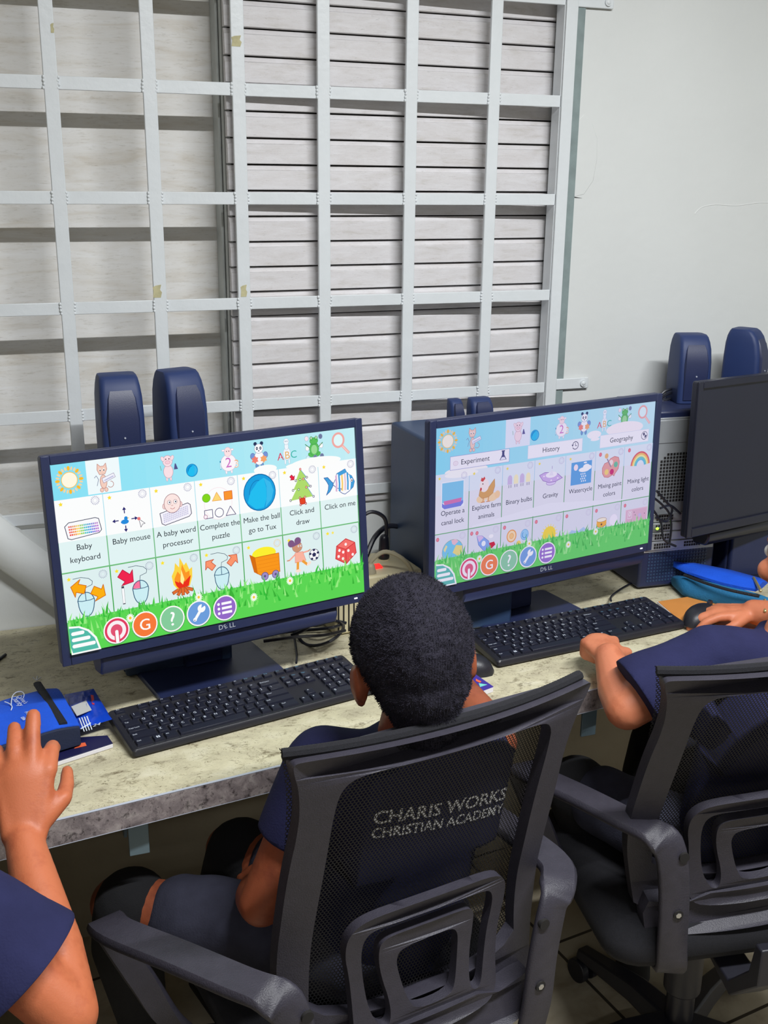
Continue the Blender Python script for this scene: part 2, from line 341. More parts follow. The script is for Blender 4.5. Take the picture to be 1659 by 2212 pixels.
pts = [aty(*q, 0) for q in ((1246, 262), (1262, 246), (1280, 268), (1291, 300), (1290, 345), (1282, 390), (1262, 420), (1240, 426), (1238, 380), (1240, 320))]
b.prism([p + V((0, -.0004, 0)) for p in pts], (0, .003, 0)); b.build('plaster_patch', 'wall', wb, bevel=.0025)
b = MB(); b.prism([aty(*q, -.0006) for q in ((1228, 423), (1240, 425), (1258, 428), (1244, 427.5), (1228, 426))], (0, .0012, 0)); b.build('crack', 'slot', wb)
b = MB(); b.tube([aty(x, y, .0012) for x, y in ((1500, 462), (1515, 448), (1545, 442), (1590, 444), (1640, 438), (1690, 440))], .0019, 6); b.build('plaster_ridge', 'wall', wb)
b = MB(); b.box((XL-.05, YF/2, ZC/2), (.1, -YF+.3, ZC)); struct(b.build('wall_left', 'farwall'))
b = MB(); b.box((XR+.05, YF/2, ZC/2), (.1, -YF+.3, ZC)); struct(b.build('wall_right', 'wall'))
b = MB(); b.box(((XL+XR)/2, YF-.05, ZC/2), (XR-XL, .1, ZC)); struct(b.build('wall_front', 'farwall'))
b = MB(); b.box(((XL+XR)/2, -.001, .353), (XR-XL, .004, .706)); struct(b.build('trim_1', 'lower_wall_shade'), 'beige brown band of lower wall, coloured darker for the shade below the worktop')
# window: left bay closed with plywood, right bay with lapped boards, timber post between
win = thing('window_1', None, None, (0, .05, WO[2])); del_keys = [k for k in ('label', 'category') if k in win]
struct(win, 'window closed by a plywood sheet and white lapped boards')
XS = 0.462
b = MB(); b.box(((WO[0]+XS)/2, .115, (WO[2]+WO[3])/2), (XS-WO[0]+.02, .012, WO[3]-WO[2])); b.build('plywood_sheet', 'ply', win)
b = MB(); b.box((XS-.006, .074, (WO[2]+WO[3])/2), (.012, .070, WO[3]-WO[2])).box((XS-.0155, .085, (WO[2]+WO[3])/2), (.005, .05, WO[3]-WO[2])); b.build('window_post', 'postpaint', win, bevel=.0012)
b = MB(); b.box((WO[1]-.004, .070, (WO[2]+WO[3])/2), (.03, .15, WO[3]-WO[2])); b.build('window_reveal', 'gap', win)
b = MB(); zz = WO[2]+.012; k = 0; P = .0478
while zz < WO[3]-.02:
    h = P-.0026; xa = XS-.0125; xb = WO[1]-.016; y0 = .010; y1 = .040
    # the board panel leans away from the bars towards the right
    for _q in (0,):
        prof = [(0, 0), (.0005, -.003), (h-.0095, -.003), (h-.0085, .0), (h-.002, .0035), (h, .006), (h, .014), (0, .014)]
        ra = [V((xa, y0+dy, zz+dz)) for dz, dy in prof]; rb = [V((xb, y1+dy, zz+dz)) for dz, dy in prof]
        b.loft([ra, rb])
    zz += P; k += 1
b.build('lapped_boards', 'slat', win, bevel=.0006, seg=1)
b = MB(); b.box(((XS+WO[1])/2, .078, (WO[2]+WO[3])/2), (WO[1]-XS, .01, WO[3]-WO[2])); b.build('board_backing', 'dark_groove', win)
b = MB(); b.box(((XS+WO[1])/2, .025, WO[2]+.004), (WO[1]-XS, .062, .024)); b.build('window_sill', 'slat', win, bevel=.004)
# sloping plaster ledge under the plywood bay
led = MB(); pA, pB = V((-.30, -.004, 1.205)), V((.34, -.004, .56)); d_ = (pB-pA)
rings = []
prof = [(0.052, 0), (.05, -.016), (.035, -.03), (.012, -.036), (-.012, -.032), (-.03, -.02), (-.034, 0), (-.03, .02), (.03, .02)]
for t in [i/24 for i in range(25)]:
    p = pA + d_*t; nrm = V((.75, 0, .66))
    j = noise.noise(V((t*14, 0, 0)))*.004
    rings.append([p + nrm*(a+j) + V((0, bb, 0)) for a, bb in prof])
led.loft(rings)
lo = struct(led.build('trim_2', 'wall', None, bevel=.003), 'sloping rounded plaster ledge')

# security grille: flat white bars welded in a grid
gr = thing('security_grille', 'white painted steel burglar grille bolted over the closed window', 'window grille', (0.4, -.012, 1.1))
cx = [0.139-.1695*k for k in range(12, 0, -1)] + [.137, .307, .469, .632, .810, .987]
zr = [1.175-.198, 1.175, 1.376, 1.573, 1.766, 1.957, 2.15]
GY = -.012
def vbar(x, wd, y=GY, dp=.008): b = MB(); b.box((x, y, (.93+2.3)/2), (wd, dp, 2.3-.93)); b.build('vertical_bar', 'grille', gr, bevel=.0015)
for x in cx: vbar(x, .0245)
b = MB(); b.box((1.150, -.016, (.93+2.3)/2), (.026, .006, 1.37)).box((1.138, .004, (.93+2.3)/2), (.005, .034, 1.37)); b.build('frame_bar', 'grille', gr, bevel=.0012)
allx = [-2.1] + cx + [1.143]
for z in zr:
    for a, c in zip(allx[:-1], allx[1:]):
        if c < -.5: continue
        b = MB(); xa = a+.0123; xb = c-.0123 if c < 1.14 else 1.142
        b.box(((xa+xb)/2, GY+.002, z), (xb-xa, .006, .0225)); 
        for q in (xa, xb):          # weld beads
            for s_ in range(4): b.ell((q+random.uniform(-.001, .001), GY-.002, z-.009+s_*.006), (.0028, .003, .0032), seg=8, rn=6)
        b.build('cross_bar', 'grille', gr, bevel=.001)
for z in (1.957, 1.179):
    b = MB(); b.box((1.205, -.006, z), (.088, .005, .024)); b.build('fixing_tab', 'grille', gr, bevel=.0015)
    b = MB(); b.ell((1.235, -.010, z), (.006, .004, .006), seg=14, rn=8).cyl((1.235, -.006, z), (1.235, -.012, z), .0075, 16); b.build('bolt_head', 'grille', gr)
for (px, py, w_, h_) in ((113, 60, .006, .016), (511, 88, .019, .019), (340, 629, .017, .024), (527, 628, .013, .023)):
    p = aty(px, py, GY-.0045); o_ = [(-.5, -.5), (.35, -.5), (.5, -.1), (.3, .1), (.45, .5), (-.2, .42), (-.5, .3), (-.42, 0)]
    b = MB(); b.prism([p + V((a*w_, 0, c*h_)) for a, c in o_], (0, .0008, 0)); b.build('paint_chip', 'chip', gr)

# ------------------------------------------------------------------ worktop
DY = lambda x: -.7222 + .1241*x
X0, X1 = -1.6, 2.6
wt = thing('worktop', 'long cream stone laminate worktop fixed along the wall under the window', 'desk', (0.5, -.3, Z0))
b = MB(); b.prism([(X0, -.002, Z0), (X1, -.002, Z0), (X1, DY(X1)+.003, Z0), (X0, DY(X0)+.003, Z0)], (0, 0, -.036)); b.build('top_board', 'worktop', wt)
b = MB(); n_ = V((-.1241, 1, 0)).normalized()
b.prism([V((X0, DY(X0), Z0-.001)), V((X1, DY(X1), Z0-.001)), V((X1, DY(X1), Z0-.041)), V((X0, DY(X0), Z0-.041))], n_*.004); b.build('front_edge', 'edge', wt, bevel=.001)
b = MB()
for z in (Z0-.0003, Z0-.0412): b.prism([V((X0, DY(X0)-.0004, z)), V((X1, DY(X1)-.0004, z)), V((X1, DY(X1)+.004, z)), V((X0, DY(X0)+.004, z))], (0, 0, .0007))
b.build('edge_trim', 'silver_print', wt)
for x in (.125, .95, 1.9, -.7):
    b = MB(); y0 = DY(x)+.055
    b.box((x+.012, y0+.15, Z0-.042), (.032, .34, .005)); w_ = MB(); w_.box((x, -.02, Z0-.17), (.032, .006, .26)); w_.build('wall_plate', 'steel', wt)
    b.prism([V((x-.004, y0-.02, Z0-.045)), V((x-.004, y0+.30, Z0-.045)), V((x-.004, y0+.30, Z0-.13)), V((x-.004, y0+.02, Z0-.105))], (.005, 0, 0))
    b.box((x+.014, y0-.02, Z0-.078), (.03, .005, .066)); b.build('steel_bracket', 'steel', wt, bevel=.0008)

# ------------------------------------------------------------------ screen pictures (drawn in a 1000 x 562 field)
class Pic:
    def __init__(s, w, h, tone=lambda c: c):
        s.bm = bmesh.new(); s.col = s.bm.loops.layers.float_color.new('Col'); s.w = w; s.h = h; s.k = 0; s.tone = tone; s.clip = None
    def P(s, x, y): return V(((x/1000-.5)*s.w, -s.k*6e-6, (.5-y/562)*s.h))
    def tri(s, pts, faces, c):
        c = s.tone(c); s.k += 1; vs = [s.bm.verts.new(s.P(min(1000, max(0, x)), min(562, max(0, y)))) for x, y in pts]; cc = (*s2l(c), 1)
        for f in faces:
            try: fc = s.bm.faces.new([vs[i] for i in f])
            except ValueError: continue
            for l in fc.loops: l[s.col] = cc
    def poly(s, pts, c):
        t = tessellate_polygon([[V((x, y, 0)) for x, y in pts]]); s.tri(pts, t, c)
    def rect(s, x0, y0, x1, y1, c): s.tri([(x0, y0), (x1, y0), (x1, y1), (x0, y1)], [(0, 1, 2, 3)], c)
    def ell(s, x, y, rx, ry, c, rot=0, a0=0, a1=2*PI, n=28):
        p = [(math.cos(a0+(a1-a0)*k/n)*rx, math.sin(a0+(a1-a0)*k/n)*ry) for k in range(n + (a1-a0 < 6.2))]
        cr, sr = math.cos(rot), math.sin(rot); s.poly([(x+a*cr-b*sr, y+a*sr+b*cr) for a, b in p], c)
    def line(s, pts, wd, c):
        for (x0, y0), (x1, y1) in zip(pts[:-1], pts[1:]):
            dx, dy = x1-x0, y1-y0; L = math.hypot(dx, dy) or 1; nx, ny = -dy/L*wd/2, dx/L*wd/2; ex, ey = dx/L*wd*.2, dy/L*wd*.2
            s.tri([(x0+nx-ex, y0+ny-ey), (x1+nx+ex, y1+ny+ey), (x1-nx+ex, y1-ny+ey), (x0-nx-ex, y0-ny-ey)], [(0, 1, 2, 3)], c)
    def opoly(s, pts, c, oc, wd=1.6): s.poly(pts, c); s.line(list(pts)+[pts[0]], wd, oc)
    def oell(s, x, y, rx, ry, c, oc, wd=1.6, rot=0): s.ell(x, y, rx+wd/2, ry+wd/2, oc, rot); s.ell(x, y, rx-wd/2, ry-wd/2, c, rot)
    def arc(s, x, y, rx, ry, a0, a1, wd, c, n=14): s.line([(x+rx*math.cos(a0+(a1-a0)*k/n), y+ry*math.sin(a0+(a1-a0)*k/n)) for k in range(n+1)], wd, c)
    def text(s, x, y, t, size, c, rot=0, sp=1.0, bold=0):
        vs, fs = glyphs(t, size, 'CENTER', sp, bold*size); cr, sr = math.cos(rot), math.sin(rot)
        s.tri([(x+v.x*cr+v.y*sr, y+v.x*sr-v.y*cr) for v in vs], fs, c)
    def star(s, x, y, r, c, n=5, q=.5): s.poly([(x+r*(1 if k % 2 == 0 else q)*math.sin(k*PI/n), y-r*(1 if k % 2 == 0 else q)*math.cos(k*PI/n)) for k in range(2*n)], c)
    def gear(s, x, y, r=9, c=(132, 132, 176), c2=(214, 214, 232)):
        for k in range(16): a = k*PI/8; s.line([(x+r*1.05*math.cos(a), y+r*1.05*math.sin(a)), (x+r*1.45*math.cos(a), y+r*1.45*math.sin(a))], 1.6, c)
        s.arc(x, y, r*.68, r*.68, 0, 2*PI, 1.3, c2, 20)
    def sun(s, x, y):
        for k in range(24):
            a = k*PI/12; q = 1.0 if k % 3 == 0 else .82
            s.ell(x+34*math.cos(a), y+34*math.sin(a), 7*q, 2.6 if k % 3 else 4.5, (250, 190, 50) if k % 3 == 0 else (250, 214, 160), rot=a, n=12)
        s.oell(x, y, 23, 23, (255, 248, 226), (240, 196, 90), 2.2)
    def cat(s, x, y):
        f, o = (244, 206, 190), (186, 120, 110)
        s.arc(x+22, y+26, 9, 9, -1.5, 2.6, 1.6, o); s.oell(x+2, y+16, 10, 20, f, o, 1.4)
        for dx in (-5, 8): s.oell(x+dx, y+40, 5, 6, f, o, 1.2)
        s.opoly([(x-14, y-20), (x-12, y-38), (x-4, y-30), (x+6, y-30), (x+13, y-38), (x+15, y-20), (x+8, y-6), (x-8, y-6)], f, o, 1.3)
        for dx in (-5, 6): s.ell(x+dx, y-19, 3, 4.5, (250, 250, 250)); s.ell(x+dx, y-18, 1.6, 2.6, (60, 40, 50))
        s.opoly([(x-2, y+6), (x+34, y-6), (x+38, y+6), (x+2, y+20)], (244, 244, 252), (150, 140, 170), 1.3); s.line([(x+5, y+13), (x+32, y+3)], 4, (196, 196, 226)); s.line([(x-24, y+2), (x-18, y-4), (x-12, y+8), (x-18, y+26)], 1.6, (120, 130, 160))
    def pig(s, x, y):
        f, o = (250, 224, 230), (200, 150, 168)
        for dx in (-6, 6): s.oell(x+dx, y+36, 3, 7, f, o, 1)
        s.oell(x, y+14, 15, 20, f, o, 1.3); s.oell(x, y-18, 15, 17, f, o, 1.3)
        for dx in (-15, 15): s.oell(x+dx, y-26, 5, 8, f, o, 1, rot=dx*.03)
        s.oell(x, y-14, 8, 5, (248, 206, 216), o, 1)
        for dx in (-5, 5): s.ell(x+dx, y-24, 1.8, 2.2, (90, 60, 80))
        s.poly([(x+18, y+10), (x+22, y-8), (x+25, y-8), (x+31, y+10)], (86, 84, 140)); s.line([(x-24, y-6), (x-22, y+8)], 2, (130, 180, 150))
    def sheep(s, x, y):
        f, o = (252, 246, 250), (206, 184, 208)
        for dx in (-9, 9): s.oell(x+dx, y+36, 3, 8, f, o, 1)
        s.oell(x, y+10, 26, 26, f, o, 1.2); s.oell(x, y-24, 12, 15, (252, 226, 228), o, 1.2)
        for dx in (-15, 15): s.oell(x+dx, y-30, 5, 3, f, o, 1)
        for dx in (-4, 4): s.ell(x+dx, y-26, 1.4, 2, (90, 60, 90))
        s.text(x-27, y+28, '1', 40, (60, 150, 190)); s.text(x, y+24, '2', 44, (206, 110, 196)); s.text(x+27, y+28, '3', 36, (240, 180, 140))
        s.text(x-27, y+26, '1', 28, (222, 246, 252)); s.text(x+27, y+26, '3', 26, (255, 246, 236))
    def panda(s, x, y):
        bl = (44, 56, 92)
        for dx in (-11, 11): s.ell(x+dx, y-36, 6, 6, bl)
        for dx in (-9, 9): s.oell(x+dx, y+34, 5, 9, (110, 152, 206), (60, 90, 150), 1)
        for dx in (-22, 22): s.oell(x+dx, y+2, 8, 10, (120, 150, 214), (60, 90, 150), 1)
        s.oell(x, y+10, 17, 22, (250, 250, 252), (120, 130, 170), 1); s.oell(x, y-20, 15, 15, (250, 250, 252), (120, 130, 170), 1)
        for dx in (-6, 6): s.ell(x+dx, y-21, 3.6, 5, bl); s.ell(x+dx, y-21, 1.3, 1.8, (255, 255, 255))
        s.ell(x, y-13, 2.4, 1.8, bl)
        for dx, c in ((-15, (240, 130, 116)), (15, (246, 168, 110))):
            s.star(x+dx, y+14, 13, c, 6, .66)
    def horse(s, x, y):
        f, o = (240, 246, 252), (176, 196, 214)
        for dx in (-7, 7): s.oell(x+dx, y+32, 3, 10, f, o, 1)
        s.oell(x, y+8, 13, 20, f, o, 1); s.oell(x, y-16, 7, 12, f, o, 1); s.oell(x, y-31, 9, 10, f, o, 1)
        for dx in (-3, 3): s.ell(x+dx, y-32, 1.2, 1.8, (90, 90, 120))
        s.text(x-23, y+26, 'A', 34, (214, 60, 90)); s.text(x+1, y+24, 'B', 34, (232, 178, 96)); s.text(x+24, y+24, 'C', 34, (60, 184, 170)); s.ell(x-23, y+17, 2, 4, (250, 220, 220))
    def frog(s, x, y):
        g, o = (92, 190, 92), (50, 140, 70)
        for dx in (-12, 12): s.oell(x+dx, y+24, 11, 7, g, o, 1, rot=.4*(-1 if dx > 0 else 1))
        s.oell(x, y+6, 17, 22, g, o, 1); s.ell(x, y+8, 11, 15, (156, 220, 150)); s.oell(x, y-20, 15, 11, g, o, 1)
        for dx in (-9, 9): s.oell(x+dx, y-29, 5, 6, g, o, 1); s.ell(x+dx, y-30, 2.6, 3.4, (250, 250, 240)); s.ell(x+dx, y-30, 1.3, 1.7, (30, 50, 40))
        for dx, dy, c in ((-26, -30, (250, 232, 240)), (25, -32, (112, 124, 160)), (-25, 2, (250, 252, 252)), (26, -2, (250, 252, 252)), (-24, 34, (214, 244, 248)), (2, 34, (112, 124, 160)), (27, 32, (112, 124, 160))): s.oell(x+dx, y+dy, 7, 8, c, (150, 160, 190), 1)
        for sx in (-1, 1): s.line([(x+sx*17, y), (x+sx*32, y-12)], 2.4, o)
    def lens(s, x, y): s.ell(x, y-8, 24, 26, (240, 170, 164)); s.ell(x, y-8, 17, 19, (214, 246, 252)); s.ell(x, y-8, 17, 19, (224, 248, 250)); s.line([(x+14, y+12), (x+38, y+38)], 9, (240, 176, 170)); s.line([(x+15, y+14), (x+37, y+37)], 4, (250, 206, 198))
    def ball(s, x, y, r):
        s.ell(x, y, r, r*1.06, (20, 110, 170)); s.ell(x, y, r*.95, r*1.0, (30, 160, 224)); s.poly([(x-r*.78, y+r*.5), (x-r*.55, y-r*.1), (x-r*.1, y-r*.6), (x+r*.3, y-r*.8), (x+r*.42, y-r*.2), (x+r*.4, y+r*.4), (x+r*.2, y+r*.9), (x-r*.3, y+r*.92)], (36, 190, 240)); s.poly([(x+r*.3, y-r*.8), (x+r*.7, y-r*.5), (x+r*.86, y), (x+r*.7, y+r*.5), (x+r*.3, y+r*.88), (x+r*.42, y+r*.3), (x+r*.44, y-r*.3)], (60, 186, 236))
        s.arc(x-r*.1, y+r*.2, r*.55, r*.9, 3.3, 4.9, 1.6, (20, 110, 170))
    def mouse(s, x, y, lc=None, cordx=1):
        o = (40, 86, 120); pts = [(x+25*math.sin(a)*(1 if math.cos(a) > 0 else .93), y-(30 if math.cos(a) > 0 else 43)*math.cos(a)) for a in [k*2*PI/28 for k in range(28)]]
        s.poly(pts, (204, 238, 244))
        if lc: s.poly([(x-24, y-8), (x-20, y-22), (x-8, y-29), (x+1, y-29), (x, y-6)], lc)
        s.line(pts+[pts[0]], 2.4, o); s.line([(x, y-30), (x, y-6)], 2, o); s.line([(x-25, y-8), (x-12, y-5), (x+12, y-5), (x+25, y-8)], 2, o)
        s.line([(x, y-30), (x+2, y-44), (x+22, y-50), (x+24, y-60), (x+14, y-70), (x-8, y-77), (x-32, y-76)], 1.6, (70, 90, 110))
    def arrow(s, x, y, a, L, wd, c, oc):
        p = [(-L/2, -wd*.28), (L*.05, -wd*.28), (L*.02, -wd*.62), (L/2, 0), (L*.02, wd*.62), (L*.05, wd*.28), (-L/2, wd*.28)]
        p = [(x+u*math.cos(a)-v*math.sin(a), y+u*math.sin(a)+v*math.cos(a)) for u, v in p]; s.opoly(p, c, oc, 2)
    def cell(s, x, y, st=1): s.star(x, y, 6.5, (250, 226, 50))
    def background(s, gridrows, gy, bar=101, sel=1, rowtop=103):
        [s.rect(k*40, 0, k*40+40.5, 260, (134+int(k*2.6), 224+int(k*.6), 245)) for k in range(25)]; s.rect(0, 230, 1000, 562, (110, 210, 130))
    def grass(s, gy):
        s.rect(0, gy, 1000, 562, (92, 214, 84)); rnd = random.Random(3)
        for k in range(260):
            x = rnd.uniform(0, 1000); b0 = rnd.uniform(gy+4, gy+75); h = rnd.uniform(18, 46); l = rnd.uniform(-16, 16); c = rnd.choice([(54, 190, 60), (84, 206, 78), (150, 236, 130), (120, 226, 100), (60, 178, 58)]); wd = rnd.uniform(2.5, 5.5)
            s.poly([(x-wd, b0), (x+l*.4-wd*.5, b0-h*.6), (x+l, b0-h), (x+l*.4+wd*.5, b0-h*.5), (x+wd, b0)], c)
        for k in range(110): x = k*9.2+rnd.uniform(-3, 3); s.poly([(x-3, gy+6), (x+rnd.uniform(-4, 4), gy-rnd.uniform(2, 13)), (x+3, gy+6)], rnd.choice([(70, 200, 74), (120, 222, 110), (96, 210, 90)]))
    def daisy(s, x, y, r=13):
        for k in range(14): a = k*PI/7; s.ell(x+r*.6*math.cos(a), y+r*.7*math.sin(a), r*.42, 1.8, (248, 252, 240), rot=a, n=10)
        s.ell(x, y, 4.2, 4.6, (244, 206, 60))
    def buttons(s):
        s.poly([(0, 475), (30, 479), (58, 495), (78, 522), (88, 562), (0, 562)], (250, 252, 250)); s.poly([(0, 481), (28, 484), (53, 499), (72, 524), (81, 557), (4, 557), (0, 540)], (84, 186, 168))
        for q, (a, c) in enumerate(((6, 36), (6, 52), (6, 66))):
            y = 499+q*19; s.rect(a+4, y-5, a+c-4, y+6, (252, 252, 252)); s.ell(a+4, y+.5, 5.5, 5.5, (252, 252, 252)); s.ell(a+c-4, y+.5, 5.5, 5.5, (252, 252, 252))
        for x, c in ((139, (224, 62, 98)), (227, (246, 122, 60)), (314, (134, 204, 156)), (401, (110, 158, 220)), (489, (148, 106, 200))):
            s.ell(x, 517, 41, 42, (90, 150, 100)); s.ell(x, 515, 40, 41, (252, 250, 248)); s.ell(x, 515, 36, 37, c)
        s.ell(139, 515, 29, 30, (250, 240, 244)); s.ell(139, 515, 18, 19, (226, 84, 116)); s.rect(131, 517, 147, 552, (224, 62, 98)); s.rect(134, 519, 144, 549, (252, 252, 252)); s.ell(139, 519, 5, 5, (252, 252, 252)); s.ell(139, 549, 5, 4, (252, 252, 252))
        s.text(227, 532, 'G', 50, (254, 252, 250)); s.text(227.8, 532, 'G', 50, (254, 252, 250)); s.text(314, 536, '?', 62, (254, 254, 254)); s.text(315.2, 536, '?', 62, (254, 254, 254))
        s.line([(388, 532), (406, 508)], 9, (252, 252, 252)); s.ell(387, 533, 6, 6, (252, 252, 252)); s.ell(411, 501, 13, 13, (252, 252, 252)); s.poly([(410, 500), (414, 484), (428, 492)], (110, 158, 220)); s.ell(386, 535, 2, 2, (80, 110, 170))
        for q in range(3): s.rect(478, 496+q*15, 512, 504+q*15, (252, 252, 254)); s.ell(468, 500+q*15, 4.5, 4.5, (252, 252, 254))
    def finish(s, name, parent, loc):
        me = bpy.data.meshes.new(name); s.bm.to_mesh(me); s.bm.free(); me.materials.append(M['screen']); o = bpy.data.objects.new(name, me); COL.objects.link(o); o.parent = parent; o.location = loc; return o
DK = (30, 38, 50)
def gridcells(p, y0, y1, gy, base_y=256):
    W_ = (252, 253, 253); L_ = (226, 244, 244)
    for k in range(7): p.rect(k*142.6+1, y0, (k+1)*142.6-1.2, 318, W_); p.rect(k*142.6+1, 228, (k+1)*142.6-1.2, 318, L_); p.rect(k*142.6+1, 322, (k+1)*142.6-1.2, gy+10, (222, 240, 240))
    for k in range(8): p.rect(k*142.6-1.6, 228, k*142.6+1.6, 320, (120, 190, 136)); p.rect(k*142.6-1.6, 320, k*142.6+1.6, gy+4, (62, 168, 76)); p.rect(k*142.6-1, y0, k*142.6+1, 228, (176, 224, 236))
    p.rect(0, 318.5, 1000, 322, (112, 186, 122))
def picture_one(parent, w, h, loc):
    p = Pic(w, h); p.background(0, 0)
    p.rect(102, 0, 201, 101, (240, 250, 252)); p.sun(52, 50); p.cat(148, 52); p.pig(349, 50); p.ball(424, 70, 19); p.sheep(545, 52); p.panda(650, 50); p.horse(747, 50); p.frog(846, 48); p.lens(936, 44)
    gridcells(p, 104, 320, 458)
    p.ell(668, 98, 40, 14, (252, 253, 252)); p.ell(850, 98, 92, 17, (252, 253, 252)); p.ell(800, 100, 60, 10, (252, 253, 252))
    for k in range(7): p.star(k*142.6+(19 if k else 19), 117, 7, (250, 224, 60)); p.gear(k*142.6+119, 119); p.gear(k*142.6+120, 341, c=(150, 150, 180) if k != 4 else (240, 190, 110)); p.star(k*142.6+19, 340, 7, (252, 230, 50))
    p.star(894, 340, 6, (250, 230, 90)); 
    # baby keyboard
    p.opoly([(22, 182), (34, 172), (112, 168), (122, 172), (128, 206), (120, 214), (38, 222), (28, 218)], (250, 250, 252), (50, 56, 90), 2)
    rb = [(240, 90, 80), (248, 150, 70), (250, 214, 80), (150, 214, 100), (70, 196, 200), (70, 160, 230), (130, 130, 226), (190, 120, 214)]
    for r_ in range(4):
        for k in range(16): c = rb[k//2]; p.rect(32+k*5.5+r_*.6, 182+r_*8, 36.4+k*5.5+r_*.6, 187+r_*8, c if r_ else tuple(int(.75*q+50) for q in c))
    # baby mouse
    p.ell(199, 194, 12, 7, (40, 140, 220)); p.ell(203, 184, 5.5, 6, (40, 140, 220)); p.poly([(186, 196), (190, 188), (194, 194)], (40, 140, 220)); p.poly([(208, 182), (213, 184), (208, 186)], (250, 200, 60))
    for a, dx, dy in ((0, 28, -2), (PI, -28, -2), (-PI/2, 0, -30), (PI/2, 0, 24)):
        x, y = 200+dx, 190+dy; c_, s_ = math.cos(a), math.sin(a); p.line([(x-8*c_, y-8*s_), (x+5*c_, y+5*s_)], 3, (40, 36, 110)); p.poly([(x+11*c_, y+11*s_), (x+2*c_-6*s_, y+2*s_+6*c_), (x+2*c_+6*s_, y+2*s_-6*c_)], (40, 36, 110))
    p.opoly([(242, 192), (260, 208), (252, 209), (246, 218)], (252, 252, 252), (60, 50, 80), 1.4); p.ell(242, 191, 5, 5, (236, 120, 120))
    # face over keyboard
    p.opoly([(308, 186), (398, 166), (406, 172), (408, 200), (400, 208), (322, 224), (312, 218)], (246, 244, 252), (50, 46, 80), 2)
    for r_ in range(5):
        for k in range(14): p.rect(318+k*5.8, 190+r_*5.6-k*1.2, 322+k*5.8, 193.5+r_*5.6-k*1.2, (196, 192, 224))
    for dx in (-26, 26): p.oell(349+dx, 166, 5, 8, (250, 222, 218), (190, 130, 140), 1.4)
    p.oell(349, 160, 26, 29, (252, 230, 226), (150, 100, 110), 1.6)
    for dx in (-9, 10): p.oell(349+dx, 156, 5.5, 6.5, (254, 254, 254), (160, 110, 120), 1.2); p.ell(350+dx, 156, 2, 2.8, (60, 60, 90))
    p.arc(349, 170, 8, 7, .5, 2.6, 1.4, (190, 90, 100)); p.arc(348, 164, 3, 3, .3, 2.8, 1.2, (190, 130, 130))
    # shapes
    p.oell(497, 182, 46, 50, (252, 253, 253), (248, 222, 230), 1.4); p.oell(459, 160, 13, 13, (130, 214, 30), (90, 170, 30), 1.4); p.opoly([(478, 172), (494, 146), (509, 173)], (254, 216, 120), (236, 160, 60), 1.6); p.opoly([(518, 148), (545, 148), (545, 174), (518, 174)], (250, 150, 50), (216, 90, 40), 1.8)
    for q in ([(450, 198), (476, 198), (476, 224), (450, 224), (450, 198)], [(520, 224), (536, 196), (553, 224), (520, 224)]): p.line(q, 2, (60, 50, 110))
    p.arc(498, 211, 14, 14, 0, 2*PI, 2, (60, 50, 110), 26); p.oell(452, 218, 6, 6, (250, 240, 246), (150, 60, 120), 1.4)
    p.ball(639, 167, 56)
    # tree
    p.poly([(786, 112), (806, 140), (799, 141), (817, 172), (808, 173), (826, 206), (746, 210), (768, 176), (757, 177), (775, 146), (768, 147)], (176, 220, 110)); p.opoly([(777, 207), (797, 206), (799, 226), (779, 228)], (226, 70, 40), (180, 30, 40), 1.6)
    p.line([(786, 112), (808, 142), (798, 142), (820, 173), (808, 174), (828, 206)], 1.6, (70, 150, 200)); 
    for x, y, c in ((786, 112, (200, 40, 60)), (808, 141, (60, 40, 70)), (820, 172, (60, 50, 100)), (829, 207, (40, 60, 120)), (745, 209, (40, 80, 70)), (756, 177, (40, 70, 60)), (768, 147, (40, 60, 60)), (783, 145, (40, 110, 40)), (795, 145, (180, 80, 40)), (804, 173, (170, 90, 40)), (776, 177, (40, 120, 50)), (779, 205, (150, 30, 60)), (797, 205, (170, 40, 60)), (799, 226, (150, 20, 60)), (780, 228, (150, 20, 60))): p.oell(x, y, 3.2, 3.4, (240, 240, 240) if c[0] < 100 else (250, 190, 180), c, 1.6)
    p.arrow(756, 136, .9, 18, 16, (236, 40, 70), (180, 20, 60))
    # fish
    bl = (70, 160, 220); dk = (30, 80, 160)
    p.opoly([(870, 152), (884, 152), (896, 166), (906, 176), (900, 186), (890, 200), (876, 210), (884, 192), (886, 178), (880, 166)], bl, dk, 1.8)
    p.opoly([(902, 178), (914, 160), (918, 144), (950, 132), (958, 148), (974, 158), (984, 178), (978, 196), (962, 208), (946, 216), (936, 212), (926, 204), (934, 196), (916, 192)], (250, 250, 252), dk, 2)
    for x, c in ((914, (220, 180, 214)), (925, bl), (936, (250, 206, 110)), (947, (230, 200, 214)), (957, bl)): p.poly([(x-2, 150-(x-914)*.1), (x+4, 148-(x-914)*.1), (x+5, 178), (x+3, 204), (x-3, 202), (x-1, 178)], c)
    p.poly([(964, 150), (976, 160), (984, 178), (978, 194), (966, 206), (970, 180)], bl); p.poly([(918, 144), (950, 132), (956, 144), (930, 152)], bl); p.oell(973, 172, 5.5, 6.5, (252, 252, 252), dk, 1.2); p.ell(974, 173, 2, 3, (20, 30, 60))
    for x, y, t in ((71, 255, 'Baby'), (71, 290, 'keyboard'), (213, 256, 'Baby mouse'), (354, 257, 'A baby word'), (356, 291, 'processor'), (497, 258, 'Complete the'), (497, 292, 'puzzle'), (640, 258, 'Make the ball'), (640, 292, 'go to Tux'), (783, 258, 'Click and'), (784, 292, 'draw'), (925, 258, 'Click on me')): p.text(x, y, t, 24.5, DK, sp=.98)
